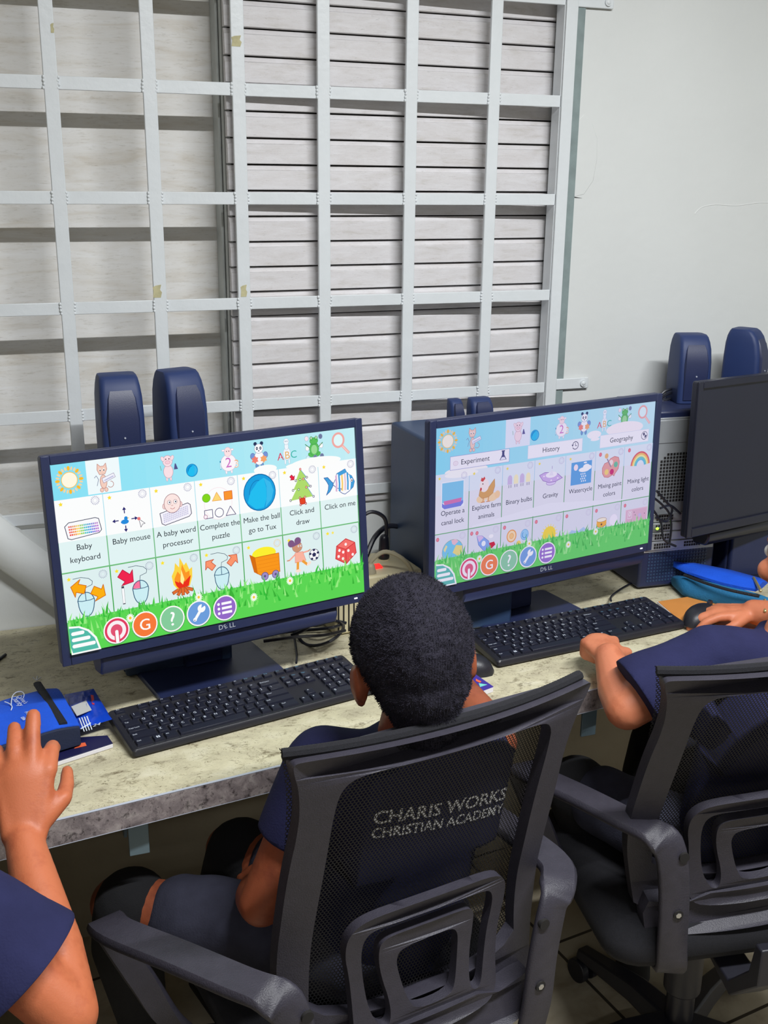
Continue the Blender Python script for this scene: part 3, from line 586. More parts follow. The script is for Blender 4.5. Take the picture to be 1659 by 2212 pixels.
    # second row
    p.mouse(60, 414); p.arrow(40, 368, PI+.35, 44, 44, (252, 170, 20), (206, 100, 20)); p.arrow(100, 392, .55, 44, 44, (252, 176, 20), (206, 100, 20))
    p.mouse(226, 408, (250, 120, 160)); p.arrow(187, 362, .7, 50, 46, (240, 40, 80), (180, 20, 60)); p.text(172, 442, '1', 82, (70, 70, 86)); p.text(172, 439, '1', 68, (250, 250, 252))
    for q, (dx, a) in enumerate(((-24, .5), (24, -.5), (-12, 1.1), (12, -1.1), (0, 1.57))): p.line([(358, 424), (358+40*math.cos(a)*(1 if dx >= 0 else -1)*(0.9 if dx else .1), 424+20*abs(math.sin(a))*1.0+4)], 11, (150, 70, 30)); p.line([(358, 424), (358+38*math.cos(a)*(1 if dx >= 0 else -1)*(0.9 if dx else .1), 424+19*abs(math.sin(a))*1.0+4)], 8, (226, 110, 50))
    p.poly([(330, 412), (326, 384), (336, 366), (340, 344), (352, 360), (356, 330), (368, 356), (376, 348), (384, 372), (394, 366), (392, 396), (382, 424), (340, 426)], (252, 214, 70)); p.poly([(336, 414), (334, 394), (346, 372), (354, 384), (362, 352), (372, 380), (384, 376), (384, 404), (376, 424), (344, 424)], (252, 150, 40)); p.poly([(340, 418), (334, 400), (348, 408), (356, 392), (366, 408), (388, 390), (378, 424), (346, 426)], (236, 50, 30)); p.poly([(352, 406), (358, 368), (366, 400), (360, 416)], (255, 240, 150))
    p.mouse(489, 413); p.arrow(452, 370, -PI*.75, 36, 34, (250, 150, 110), (196, 80, 50)); p.arrow(530, 366, -PI*.25, 40, 34, (250, 150, 110), (196, 80, 50))
    p.ell(638, 366, 42, 22, (252, 240, 50)); p.opoly([(588, 362), (606, 374), (690, 372), (690, 434), (630, 440), (600, 420)], (250, 152, 30), (196, 90, 20), 1.8); p.poly([(588, 362), (606, 374), (612, 430), (600, 420)], (214, 110, 20))
    for y in (386, 398, 410, 422): p.line([(612, y+1), (688, y-1)], 1, (230, 130, 24))
    for x in (636, 674): p.oell(x, 440, 12, 13, (160, 140, 200), (80, 70, 120), 1.8); p.ell(x, 440, 4, 4, (90, 90, 130))
    # girl kicking a ball
    for x, y in ((736, 350), (760, 344)): p.ell(x, y, 12, 12, (128, 90, 134))
    p.oell(757, 364, 18, 17, (208, 150, 120), (150, 90, 80), 1); p.poly([(740, 362), (742, 350), (758, 346), (772, 352), (760, 356)], (128, 90, 134)); 
    for dx in (0, 9): p.ell(762+dx, 362, 3, 3.6, (250, 250, 250)); p.ell(763+dx, 362, 1.3, 1.6, (40, 30, 30))
    p.line([(748, 388), (726, 404)], 5, (250, 170, 150)); p.line([(776, 386), (796, 384)], 5, (250, 170, 150)); p.line([(726, 404), (718, 404)], 4, (208, 150, 120)); p.line([(796, 384), (804, 380)], 4, (208, 150, 120))
    p.opoly([(748, 382), (776, 382), (786, 414), (746, 416)], (250, 180, 160), (214, 120, 110), 1); p.line([(756, 416), (754, 440)], 9, (240, 160, 60)); p.line([(774, 414), (790, 428)], 9, (240, 160, 60)); p.ell(756, 444, 10, 5, (252, 226, 210)); p.ell(796, 426, 9, 5, (252, 226, 210), rot=-.6)
    p.oell(817, 400, 18, 19, (248, 248, 250), (60, 60, 90), 1.6); p.star(817, 400, 8, (50, 50, 90), 5, .8)
    for k in range(5): a = k*2*PI/5-PI/2; p.ell(817+15*math.cos(a), 400+16*math.sin(a), 4.5, 4, (50, 50, 90))
    # die
    p.opoly([(902, 386), (938, 366), (972, 384), (976, 420), (936, 452), (896, 428)], (236, 90, 90), (200, 40, 50), 2.4); p.poly([(904, 387), (938, 368), (970, 384), (936, 402)], (244, 116, 110)); p.line([(903, 387), (936, 402), (936, 450)], 2, (200, 40, 50)); p.line([(936, 402), (972, 385)], 2, (200, 40, 50))
    for x, y in ((937, 385), (912, 402), (926, 410), (908, 422), (924, 432), (946, 408), (962, 424)): p.ell(x, y, 4.6, 5, (254, 240, 240))
    p.grass(458)
    for x, y in ((184, 486), (405, 464), (590, 500), (721, 470)): p.daisy(x, y)
    p.buttons(); return p.finish('screen_picture', parent, loc)
def picture_two(parent, w, h, loc):
    def tone(c):   # pale lilac wash of viewing angle and glossy haze put into the colours
        return tuple(min(255, q*.76+m_) for q, m_ in zip(c, (32, 30, 47)))
    p = Pic(w, h, tone); p.background(0, 0)
    p.rect(295, 0, 403, 103, (232, 238, 250)); p.sun(52, 50); p.cat(152, 52); p.pig(349, 50); p.ball(424, 70, 19); p.sheep(545, 52); p.panda(650, 50); p.horse(747, 50); p.frog(846, 48); p.lens(936, 44)
    p.ell(130, 160, 90, 16, (252, 250, 246)); p.ell(850, 90, 92, 26, (252, 244, 246)); p.ell(700, 98, 34, 15, (252, 248, 250)); p.ell(706, 116, 22, 6, (252, 248, 250))
    G_ = (228, 238, 246); G2 = (224, 226, 236)
    for k in range(7): p.rect(k*142.6+1, 162, (k+1)*142.6-1.2, 236, G_); p.rect(k*142.6+1, 236, (k+1)*142.6-1.2, 372, (232, 232, 240)); p.rect(k*142.6+1, 375, (k+1)*142.6-1.2, 470, G2)
    for k in range(8): p.rect(k*142.6-1, 162, k*142.6+1, 236, (170, 206, 230)); p.rect(k*142.6-1.5, 236, k*142.6+1.5, 460, (74, 160, 84))
    p.rect(0, 372, 1000, 375, (90, 170, 96)); p.ell(110, 170, 70, 12, (252, 252, 248)); p.poly([(160, 364), (500, 330), (900, 370), (160, 370)], (238, 238, 246))
    for x0, x1, t, tx in ((62, 311, 'Experiment', 166), (395, 644, 'History', 499), (731, 972, 'Geography', 836)):
        p.rect(x0-1.5, 104, x1+1.5, 153, (140, 150, 206) if x0 == 62 else (214, 222, 240)); p.rect(x0, 105.5, x1, 151.5, (250, 248, 252)); p.text(tx, 137, t, 26, DK)
    p.oell(84, 130, 10, 8, (244, 232, 240), (214, 190, 206), 1.2)
    p.poly([(280, 112), (290, 112), (290, 124), (300, 142), (270, 142), (280, 124)], (60, 64, 110)); p.poly([(279, 132), (291, 132), (297, 141), (273, 141)], (236, 236, 250)); p.rect(278, 108, 292, 112, (60, 64, 110))
    p.arc(612, 128, 14, 14, -2.6, 2.6, 2.6, (60, 60, 90)); p.line([(612, 119), (612, 129), (619, 129)], 2.2, (60, 60, 90)); p.poly([(594, 124), (604, 122), (599, 132)], (60, 60, 90))
    p.oell(951, 128, 15, 15, (246, 246, 250), (60, 60, 90), 2); p.poly([(942, 120), (950, 116), (954, 124), (948, 130)], (60, 60, 90)); p.poly([(954, 126), (964, 128), (958, 138), (952, 136)], (60, 60, 90))
    for k in range(7):
        x = k*142.6
        (p.star(x+19, 176, 6.5, (250, 226, 70)) if k < 5 else p.oell(x+19, 176, 6, 7, (240, 120, 130), (210, 60, 80), 1.6)); p.gear(x+120, 176, c=(180, 168, 206)); p.oell(x+14, 392, 5.5, 6.5, (240, 130, 140), (206, 60, 80), 1.6); p.gear(x+118, 392, c=(200, 190, 214))
    p.oell(176, 392, 5.5, 6.5, (240, 130, 140), (206, 60, 80), 1.6)
    # canal boat
    p.rect(22, 188, 118, 284, (240, 246, 252)); p.rect(26, 192, 114, 262, (120, 200, 236)); p.poly([(26, 262), (34, 268), (114, 262), (114, 272), (104, 282), (36, 284), (26, 276)], (110, 120, 220)); p.poly([(32, 256), (108, 252), (104, 266), (36, 270)], (214, 110, 170))
    # hen
    p.ell(190, 270, 20, 14, (250, 214, 160)); p.ell(236, 268, 26, 16, (250, 214, 160)); p.ell(260, 262, 12, 14, (250, 206, 150)); p.opoly([(180, 256), (184, 236), (222, 230), (236, 214), (246, 204), (248, 230), (240, 254), (222, 266), (194, 268)], (220, 160, 80), (180, 120, 60), 1.4); p.ell(202, 222, 20, 24, (252, 236, 230)); p.poly([(186, 204), (190, 192), (196, 196), (202, 190), (206, 198), (196, 208)], (214, 60, 50)); p.ell(188, 234, 4, 6, (206, 60, 50)); p.ell(196, 216, 2, 3, (80, 50, 40))
    for dx in (0, 22): p.line([(200+dx, 266), (198+dx, 280)], 3, (214, 130, 60)); p.line([(190+dx, 282), (206+dx, 282)], 3, (214, 130, 60))
    for k in range(4):
        x = 313+k*27; c = (206, 186, 226) if k % 2 == 0 else (250, 240, 190); p.ell(x, 214, 10, 14, c); p.rect(x-10, 214, x+10, 234, c); p.line([(x-4, 236), (x-4, 246)], 2.4, (110, 100, 130)); p.line([(x+5, 236), (x+5, 246)], 2.4, (110, 100, 130))
    p.oell(500, 252, 22, 9, (226, 206, 246), (130, 90, 170), 1.4); p.opoly([(445, 218), (470, 210), (500, 214), (530, 222), (552, 240), (520, 250), (490, 250), (462, 240)], (206, 176, 232), (130, 90, 170), 1.8); p.ell(500, 222, 26, 11, (250, 244, 252)); p.poly([(490, 224), (500, 198), (510, 226)], (236, 230, 246)); p.line([(502, 200), (502, 190)], 1.6, (130, 90, 170))
    for x, y in ((466, 224), (530, 238), (500, 243)): p.ell(x, y, 4, 2.6, (252, 240, 252))
    p.rect(592, 190, 690, 276, (86, 160, 224)); p.ell(614, 210, 10, 12, (252, 232, 240)); p.ell(654, 222, 26, 9, (252, 252, 254)); p.ell(664, 212, 16, 10, (252, 252, 254)); p.ell(680, 216, 9, 8, (252, 252, 254)); p.ell(658, 196, 8, 3, (250, 250, 254))
    for k in range(12): p.ell(640+(k % 3)*9+(k//3 % 2)*4, 238+(k//3)*9, 2.6, 3.4, (240, 246, 254))
    p.opoly([(744, 250), (742, 228), (752, 212), (770, 208), (780, 196), (800, 190), (820, 196), (826, 214), (822, 240), (806, 258), (802, 266), (796, 260), (774, 268), (754, 264)], (236, 160, 150), (190, 80, 90), 1.8)
    for x, y, c in ((764, 246, (250, 214, 110)), (790, 248, (206, 40, 100)), (808, 222, (100, 190, 150)), (784, 212, (248, 226, 220))): p.ell(x, y, 10, 11, c)
    p.line([(784, 228), (764, 196)], 5, (150, 130, 150)); p.ell(760, 184, 9, 10, (236, 180, 110))
    for r_, c in ((46, (226, 90, 90)), (40, (250, 190, 90)), (34, (250, 240, 150)), (28, (110, 206, 190)), (22, (90, 190, 226))): p.arc(932, 242, r_, r_*1.15, PI+.1, 2*PI-.1, 6.6, c)
    for x, y, t in ((70, 306, 'Operate a'), (70, 340, 'canal lock'), (213, 306, 'Explore farm'), (213, 340, 'animals'), (355, 306, 'Binary bulbs'), (498, 306, 'Gravity'), (641, 306, 'Watercycle'), (783, 306, 'Mixing paint'), (783, 340, 'colors'), (926, 306, 'Mixing light'), (926, 340, 'colors')): p.text(x, y, t, 24.5, DK, sp=.98)
    p.oell(72, 440, 44, 42, (110, 200, 236), (150, 160, 110), 1.4); p.poly([(66, 400), (84, 398), (96, 408), (80, 420), (70, 414)], (240, 190, 200)); p.poly([(86, 420), (112, 426), (114, 450), (96, 462), (72, 446)], (240, 220, 120)); p.poly([(34, 430), (44, 414), (50, 420), (40, 440)], (236, 226, 150))
    p.opoly([(174, 402), (196, 404), (226, 428), (234, 456), (206, 462), (182, 436)], (130, 166, 236), (90, 110, 190), 1.6); p.poly([(174, 402), (196, 404), (204, 412), (184, 426)], (220, 190, 230)); p.ell(204, 434, 9, 10, (240, 246, 252)); p.poly([(228, 436), (250, 434), (256, 446), (240, 458), (234, 456)], (206, 20, 40)); p.ell(236, 412, 10, 7, (250, 248, 250))
    p.oell(327, 426, 20, 22, (252, 222, 170), (240, 150, 60), 4); p.oell(327, 426, 9, 10, (252, 200, 120), (240, 150, 60), 1.6); p.oell(386, 430, 17, 20, (150, 206, 244), (90, 160, 214), 2); p.arc(386, 430, 10, 12, 0, 4, 2.4, (60, 130, 200)); p.ell(360, 460, 10, 12, (250, 214, 90))
    for k in range(18): a = k*PI/9; p.line([(500+28*math.cos(a), 448+30*math.sin(a)), (500+38*math.cos(a), 448+40*math.sin(a))], 3, (252, 226, 90))
    p.ell(500, 448, 30, 32, (252, 220, 50)); p.poly([(590, 462), (606, 448), (620, 452), (640, 456), (664, 444), (684, 462)], (170, 200, 236))
    p.oell(752, 446, 24, 14, (250, 176, 50), (150, 90, 40), 1.6); p.rect(728, 432, 776, 450, (250, 176, 50)); p.oell(752, 430, 24, 8, (250, 240, 214), (150, 90, 40), 1.4); p.star(752, 448, 6, (90, 50, 40)); p.oell(812, 440, 20, 24, (246, 240, 250), (230, 220, 240), 1.4)
    p.rect(872, 410, 984, 470, (232, 190, 206)); p.rect(876, 414, 980, 470, (224, 176, 196)); p.text(894, 438, '0', 26, (250, 248, 250)); p.ell(946, 440, 8, 8, (206, 180, 226)); p.line([(884, 418), (904, 418), (904, 446), (884, 446), (884, 418)], 1.6, (246, 240, 246))
    for x, y in ((916, 424), (922, 436), (970, 436)): p.ell(x, y, 2, 2, (90, 60, 90))
    p.grass(462)
    for x, y in ((184, 486), (405, 466), (590, 500), (721, 470)): p.daisy(x, y)
    p.buttons(); return p.finish('screen_picture', parent, loc)

# ------------------------------------------------------------------ monitors
SW, SH = .527, .2965
def monitor(label, c, yaw, tilt, basec, baseyaw, pic=None, soundbar=True, dark='bezel', led=True, brand=True):
    root = thing('monitor', label, 'monitor', (basec[0], basec[1], Z0), (0, 0, baseyaw), 'computer monitors on the worktop')
    Rm = Matrix.Rotation(yaw, 3, 'Z') @ Matrix.Rotation(-tilt, 3, 'X')       # local -Y is the front of the screen
    pan = MB(); L = lambda x, y, z: V(c) + Rm @ V((x, y, z))
    bw, bt, bb = .0135, .0145, .0185; x0, x1, z0, z1 = -SW/2-bw, SW/2+bw, -SH/2-bb, SH/2+bt
    # shell with a thicker centre behind
    def ring(a, y, r=.006):
        pts = []
        for (qx, qz, a0) in ((x1-a-r, z1-a-r, 0), (x0+a+r, z1-a-r, PI/2), (x0+a+r, z0+a+r, PI), (x1-a-r, z0+a+r, 3*PI/2)):
            for k in range(4): t = a0 + k*PI/6; pts.append(L(qx+r*math.cos(t), y, qz+r*math.sin(t)))
        return pts
    pan.loft([ring(0, .0, .005), ring(0, .012, .005), ring(.012, .018), ring(.05, .040, .02)])
    housing = pan.build('rear_housing', dark, root, bevel=.0008)
    bz = MB()
    for (a, b_, cz, d) in ((x0, x0+bw, z0, z1), (x1-bw, x1, z0, z1), (x0+bw, x1-bw, z1-bt, z1), (x0+bw, x1-bw, z0, z0+bb)): bz.box(L((a+b_)/2, -.003, (cz+d)/2), (b_-a, .0062, d-cz), Rm)
    bz.build('bezel', dark, root, bevel=.0012)
    if brand:
        t = MB(); s_ = .0115
        put_text(t, 'D', s_, lambda x, y: L(-.0135+x, -.0064, z0+.0055+y)); put_text(t, 'LL', s_, lambda x, y: L(.0072+x, -.0064, z0+.0055+y))
        ca, sa = math.cos(.5), math.sin(.5); put_text(t, 'E', s_*.95, lambda x, y: L(-.0055+x*ca-(y-.004)*sa, -.0064, z0+.0095+x*sa+(y-.004)*ca)); t.build('maker_mark', 'silver_print', root, flat=True)
    if led: q = MB(); q.box(L(x1-.03, -.0064, z0+.009), (.006, .0012, .0022), Rm); q.build('power_light', 'whiteled', root)
    gl = MB(); gl.box(L(0, -.0002, 0), (SW, .001, SH), Rm); scr = gl.build('screen', 'bezel_dark', root)
    if pic:
        o = pic(scr, SW, SH, (0, 0, 0)); o.matrix_parent_inverse = Matrix.Identity(4)
        o.matrix_parent_inverse = WM(scr).inverted(); o.matrix_basis = Matrix.Translation(L(0, -.0009, 0)) @ Rm.to_4x4()
    if soundbar:
        sb = MB(); sx0, sx1 = soundbar
        prof = [(0.004, z0), (.004, z0-.018), (.012, z0-.034), (.045, z0-.036), (.055, z0-.02), (.055, z0)]
        sb.loft([[L(x, y, z) for y, z in prof] for x in (sx0, sx0+.004, sx1-.004, sx1)]); sb.build('sound_bar', dark, root, bevel=.004)
    # stand : neck and flat base plate
    Rb = Matrix.Rotation(baseyaw, 3, 'Z'); B = lambda x, y, z: V((basec[0], basec[1], Z0)) + Rb @ V((x, y, z))
    pts = []
    hw, hd = .118, .088
    for (sx, sy, a0) in ((1, 1, 0), (-1, 1, PI/2), (-1, -1, PI), (1, -1, 3*PI/2)):
        for k in range(4): t = a0+k*PI/6; pts.append((sx*(hw-.012)+.012*math.cos(t), sy*(hd-.012)+.012*math.sin(t)))
    q = MB(); q.loft([[B(x, y, 0.0005) for x, y in pts], [B(x, y, .006) for x, y in pts], [B(x*.985, y*.98, .0085) for x, y in pts]]); q.build('stand_base', dark, root)
    top = V(c) + Rm @ V((0, .045, -.02)); bot = B(0, .035, .008)
    q = MB(); 
    for_ = []
    for t in [k/8 for k in range(9)]:
        p = bot.lerp(top, t) + V((0, .018*math.sin(PI*t), 0)); wd = .036 - .006*t
        for_.append([p + Rb @ V((sx*wd, sy*.012, 0)) for sx, sy in ((-1, -1), (1, -1), (1, 1), (-1, 1))])
    q.loft(for_); q.box(V(c) + Rm @ V((0, .05, 0)), (.12, .03, .12), Rm); q.build('stand_neck', dark, root, bevel=.004)
    return root
bc1 = (.318, -.322); monitor('lit computer monitor on the left showing the baby keyboard and baby mouse tiles', (.3241, -.4314, Z0+.3013), .2094, .0997, bc1, .20, picture_one, (-.215, .215))
monitor('lit computer monitor on the right showing the Experiment, History and Geography tabs', (.9794, -.3424, Z0+.2948), .1902, .0223, (.985, -.262), .19, picture_two, (-.19, .268))
m3 = aty(1483, 830, -.30); monitor('switched off black monitor at the far right edge behind the blue pencil case', (m3.x+.277*math.cos(.2)+.028, -.30+.277*math.sin(.2), m3.z-.160), .20, .02, (m3.x+.275, -.17), .2, None, (-.2, .2), 'bezel_dark', False)

# ------------------------------------------------------------------ keyboards
ROWS = [
 [('Esc', 0, 1, .8), ('F1', 2, 1, .8), ('F2', 3, 1, .8), ('F3', 4, 1, .8), ('F4', 5, 1, .8), ('F5', 6.5, 1, .8), ('F6', 7.5, 1, .8), ('F7', 8.5, 1, .8), ('F8', 9.5, 1, .8), ('F9', 11, 1, .8), ('F10', 12, 1, .8), ('F11', 13, 1, .8), ('F12', 14, 1, .8), ('Prt', 15.25, 1, .8), ('Scr', 16.25, 1, .8), ('Brk', 17.25, 1, .8), ('-', 18.5, 1, .8), ('+', 19.5, 1, .8), ('=', 20.5, 1, .8), ('C', 21.5, 1, .8)],
 [(q, k, 1, 1) for k, q in enumerate('`1234567890-=')] + [('Backspace', 13, 2, 1), ('Ins', 15.25, 1, 1), ('Hm', 16.25, 1, 1), ('PgU', 17.25, 1, 1), ('Num', 18.5, 1, 1), ('/', 19.5, 1, 1), ('*', 20.5, 1, 1), ('-', 21.5, 1, 1)],
 [('Tab', 0, 1.5, 1)] + [(q, 1.5+k, 1, 1) for k, q in enumerate('QWERTYUIOP[]')] + [('\\', 13.5, 1.5, 1), ('Del', 15.25, 1, 1), ('End', 16.25, 1, 1), ('PgD', 17.25, 1, 1), ('7', 18.5, 1, 1), ('8', 19.5, 1, 1), ('9', 20.5, 1, 1), ('+', 21.5, 1, 2)],
 [('Caps Lock', 0, 1.75, 1)] + [(q, 1.75+k, 1, 1) for k, q in enumerate("ASDFGHJKL;'")] + [('Enter', 12.75, 2.25, 1), ('4', 18.5, 1, 1), ('5', 19.5, 1, 1), ('6', 20.5, 1, 1)],
 [('Shift', 0, 2.25, 1)] + [(q, 2.25+k, 1, 1) for k, q in enumerate('ZXCVBNM,./')] + [('Shift', 12.25, 2.75, 1), ('^', 16.25, 1, 1), ('1', 18.5, 1, 1), ('2', 19.5, 1, 1), ('3', 20.5, 1, 1), ('Enter', 21.5, 1, 2)],
 [('Ctrl', 0, 1.5, 1), ('#', 1.5, 1, 1), ('Alt', 2.5, 1.25, 1), ('', 3.75, 6.25, 1), ('Alt', 10, 1.25, 1), ('Fn', 11.25, 1, 1), ('=', 12.25, 1, 1), ('Ctrl', 13.25, 1.75, 1), ('<', 15.25, 1, 1), ('v', 16.25, 1, 1), ('>', 17.25, 1, 1), ('0', 18.5, 2, 1), ('.', 20.5, 1, 1)]]
def keyboard(label, c, yaw):
    root = thing('keyboard', label, 'keyboard', (c[0], c[1], Z0), (0, 0, yaw), 'black keyboards on the worktop')
    Wk, Dk = .442, .128; u = .0190; zt = lambda y: .0155 + (y+Dk/2)*.085
    P_ = lambda x, y, z: V((x, y, z))
    q = MB(); x, y = Wk/2, Dk/2
    def rr(ins, z): 
        r = .006; o = []
        for (sx, sy, a0) in ((1, 1, 0), (-1, 1, PI/2), (-1, -1, PI), (1, -1, 3*PI/2)):
            for k in range(4): t = a0+k*PI/6; xx = sx*(x-ins-r)+r*math.cos(t); yy = sy*(y-ins-r)+r*math.sin(t); o.append(P_(xx, yy, z(yy)))
        return o
    q.loft([rr(.004, lambda v: .001+(v+y)*.05), rr(0, lambda v: .005+(v+y)*.05), rr(0, lambda v: zt(v)-.003), rr(.0022, zt)])
    body = q.build('keyboard_body', 'blackp', root, parent_space=True)
    q = MB(); q.box((-x+.05, y-.014, .0035), (.03, .012, .007)).box((x-.05, y-.014, .0035), (.03, .012, .007)); 
    for s_ in (-1, 1):
        f = MB(); f.box((s_*(x-.05), y-.014, .004), (.032, .010, .008)); f.build('foot', 'blackp', root, parent_space=True, bevel=.001)
    q.bm.free()
    rowy = [.0515, .0275, .0085, -.0105, -.0295, -.0485]; n = 0; rest = MB(); xl = -x + .0085
    for ri, row in enumerate(ROWS):
        for (lg, kx, kw, kh) in row:
            cx_ = xl + (kx + kw/2)*u*.997; cy_ = rowy[ri] - (.0095 if kh == 2 else 0); hw = kw*u/2-.0016; hh = {.8: .0055, 1: .0078, 2: .0173}[kh]
            k = MB() if n < 100 else rest
            zb = lambda yy: zt(yy)
            def kr(ix, iy, dz): return [P_(cx_+sx*(hw-ix), cy_+sy*(hh-iy), zb(cy_+sy*(hh-iy))+dz) for sx, sy in ((-1, -1), (1, -1), (1, 1), (-1, 1))]
            k.loft([kr(0, 0, -.0012), kr(0, 0, .0012), kr(.0012, .0010, .0038)])
            mi = 2 if (kh == .8 and kx > 11) or (kh == 1 and 15 < kx < 18 and ri == 1) else 1
            if lg == '#':
                for sx in (-1, 1):
                    for sy in (-1, 1): k.box((cx_+sx*.0016, cy_+sy*.0016, zt(cy_)+.0041), (.0024, .0024, .0003), mi=1)
            elif lg:
                sz = .0072 if len(lg) == 1 else .0042; 
                zf = lambda a, b_: P_(a, b_, zt(b_)+.00405)
                if len(lg) == 1: put_text(k, lg, sz, lambda a, b_: zf(cx_-hw+.0052+a, cy_-.0002+b_), mi)
                else: put_text(k, lg, sz, lambda a, b_: zf(cx_-hw+.0024+a, cy_+.0006+b_), mi, 'LEFT')
            if n < 100: k.build('key', ['key', 'legend', 'legend_blue'], root, bevel=.0006, seg=1, parent_space=True)
            n += 1
    ro = rest.build('number_pad_keys', ['key', 'legend', 'legend_blue'], root, bevel=.0006, seg=1, parent_space=True); ro['kind'] = 'stuff'
    q = MB(); q.box((x-.075, y-.0105, zt(y-.0105)+.0003), (.0022, .0022, .0006)); q.build('status_light', 'whiteled', root, parent_space=True)
    return root
kb = keyboard('black wired keyboard in front of the left monitor, the child in the middle beside it', (.3506, -.4807), .2029)
kb2 = copy_tree(kb); kb2.location = (1.0357, -.3861, Z0); kb2.rotation_euler = (0, 0, .1082); kb2['label'] = 'black wired keyboard under the fist of the child on the right'
# ------------------------------------------------------------------ towers and speakers
def tower(label, c, yaw, w_, d, h, bodymat='case', rear=False):
    root = thing('computer_tower', label, 'computer', (c[0], c[1], Z0), (0, 0, yaw), 'computer cases against the wall')
    q = MB(); q.box((0, 0, h/2+.002), (w_, d, h-.004)); q.build('case', bodymat, root, bevel=.006, parent_space=True)
    q = MB(); 
    for sx in (-1, 1):
        for sy in (-1, 1): f = MB(); f.cyl((sx*(w_/2-.02), sy*(d/2-.03), 0), (sx*(w_/2-.02), sy*(d/2-.03), .004), .009, 12); f.build('foot', 'blackp', root, parent_space=True)
    q.bm.free()
    y = -d/2
    if not rear:
        q = MB(); q.box((0, y-.006, h/2), (w_-.004, .014, h-.006)); q.build('front_panel', bodymat, root, bevel=.005, parent_space=True)
        q = MB(); q.box((0, y-.0135, h*.88), (w_-.03, .002, .004)).box((0, y-.0135, h*.80), (w_-.03, .002, .004)); q.build('drive_slot', 'slot', root, parent_space=True)
        q = MB(); q.cyl((w_*.3, y-.012, h*.7), (w_*.3, y-.016, h*.7), .008, 18); q.build('power_button', 'silverpanel', root, parent_space=True)
    else:
        q = MB(); q.box((0, y-.001, h-.165), (w_-.012, .003, .30)); q.build('rear_panel', 'silverpanel', root, bevel=.001, parent_space=True)  # silver stops short; the dark lower back stands in for shade and cables
        q = MB(); q.box((-.02, y-.003, h-.045), (.11, .002, .05)); q.build('power_supply_label', 'silverpanel', root, bevel=.003, parent_space=True)
        q = MB()
        for i in range(13):
            for j in range(15):
                if (i in (0, 12) and j in (0, 1, 13, 14)) or (i in (1, 11) and j in (0, 14)): continue
                q.box((-.062+i*.0074, y-.0028, h-.095-j*.0074), (.0052, .0008, .0052))
        q.build('fan_vent', 'slot', root, parent_space=True)
        q = MB()
        for i in range(20):
            for j in range(10): q.box((-.07+i*.0074, y-.0008, .02+j*.0074), (.0046, .0008, .0046))
        q.build('lower_shade_vent', 'case', root, parent_space=True)  # vent dots added on the part kept dark as shade
        for k in range(4):
            s_ = MB(); z = h-.235-k*.0215; s_.box((-.016, y-.004, z), (.135, .004, .019)); so = s_.build('slot_cover', 'silverpanel', root, bevel=.001, parent_space=True)
            for gx in (-.062, .012):
                s_ = MB()
                for i in range(7):
                    for j in range(2): s_.box((gx+i*.006, y-.0064, z-.0034+j*.0066), (.0042, .0008, .0048))
                s_.build('slot_vent', 'slot', so, parent_space=True)
    return root
tower('slate blue computer case standing behind the right monitor, its left side visible', (.853, -.160), .06, .16, .25, .378)
tower('slate blue computer case behind the left monitor carrying two navy speakers', (.262, -.16), .06, .20, .24, .352)
t3 = tower('computer case turned with its silver vented back outwards beside the switched off monitor', (1.385, -.13), -.06, .185, .17, .402, 'bezel', True)
q = MB(); p = atz(1420, 1142, Z0+.12); p = aty(1420, 1142, -.235); q.ell(p, (.004, .002, .003)); q.build('network_light', 'greenled', t3)
def speaker(label, c, yaw, z, h=.178, w_=.076, d=.085, knob=False, lying=False, grp='small navy speakers'):
    root = thing('speaker', label, 'speaker', (c[0], c[1], z), (0, 0, yaw), grp)
    if lying: root.rotation_euler = (PI/2, 0, yaw); root.location = (c[0], c[1]+h/2, z+d*.36)
    # body lofted upwards: narrow rounded head, wider middle
    lv = [(0, .92, .92, 0), (.01, .97, .97, 0), (.35, 1, 1, 0), (.62, .99, .96, .001), (.80, .97, .88, .003), (.90, .93, .78, .005), (.97, .885, .64, .007), (1.0, .84, .52, .009)]
    rings = []
    for t, sx, sy, oy in lv:
        hw, hd = w_/2*sx, d/2*sy; r = min(.010, hd*.7); pts = []
        for (ax, ay, a0) in ((1, 1, 0), (-1, 1, PI/2), (-1, -1, PI), (1, -1, 3*PI/2)):
            for k in range(5): a = a0+k*PI/8; pts.append(V((ax*(hw-r)+r*math.cos(a), ay*(hd-r)+r*math.sin(a)+oy, t*h)))
        rings.append(pts)
    q = MB(); q.loft(rings); q.build('cabinet', 'speaker', root, angle=50, parent_space=True)
    q = MB(); rg = []
    for t, sx, y in ((.06, .72, -d/2-.001), (.30, .74, -d/2-.003), (.60, .74, -d/2-.003), (.80, .66, -d/2*.84-.001), (.90, .5, -d/2*.64)): rg.append([V((w_/2*sx*a, y+b_, t*h)) for a, b_ in ((-1, .004), (-.9, 0), (.9, 0), (1, .004), (1, .012), (-1, .012))])
    q.loft(rg); q.build('front_grille', 'bezel', root, angle=50, parent_space=True)
    q = MB(); q.cyl((0, -d/2-.003, h*.42), (0, -d/2-.0045, h*.42), .0016, 10); q.build('indicator', 'silver_print', root, parent_space=True)
    if knob: q = MB(); q.cyl((w_/2-.002, -.01, h*.1), (w_/2+.012, -.01, h*.1), .006, 14); q.build('volume_knob', 'speaker', root, bevel=.001, parent_space=True)
    return root
zt1 = Z0+.352
speaker('navy speaker with side knob, left one of the pair above the left monitor', (.200, -.19), .05, zt1, knob=True)
speaker('navy speaker right of its twin above the left monitor, turned slightly', (.309, -.175), .30, zt1)
speaker('small slim dark speaker, left one peeping over the right monitor', (.860, -.16), .1, Z0+.378, h=.064, w_=.030, d=.034)
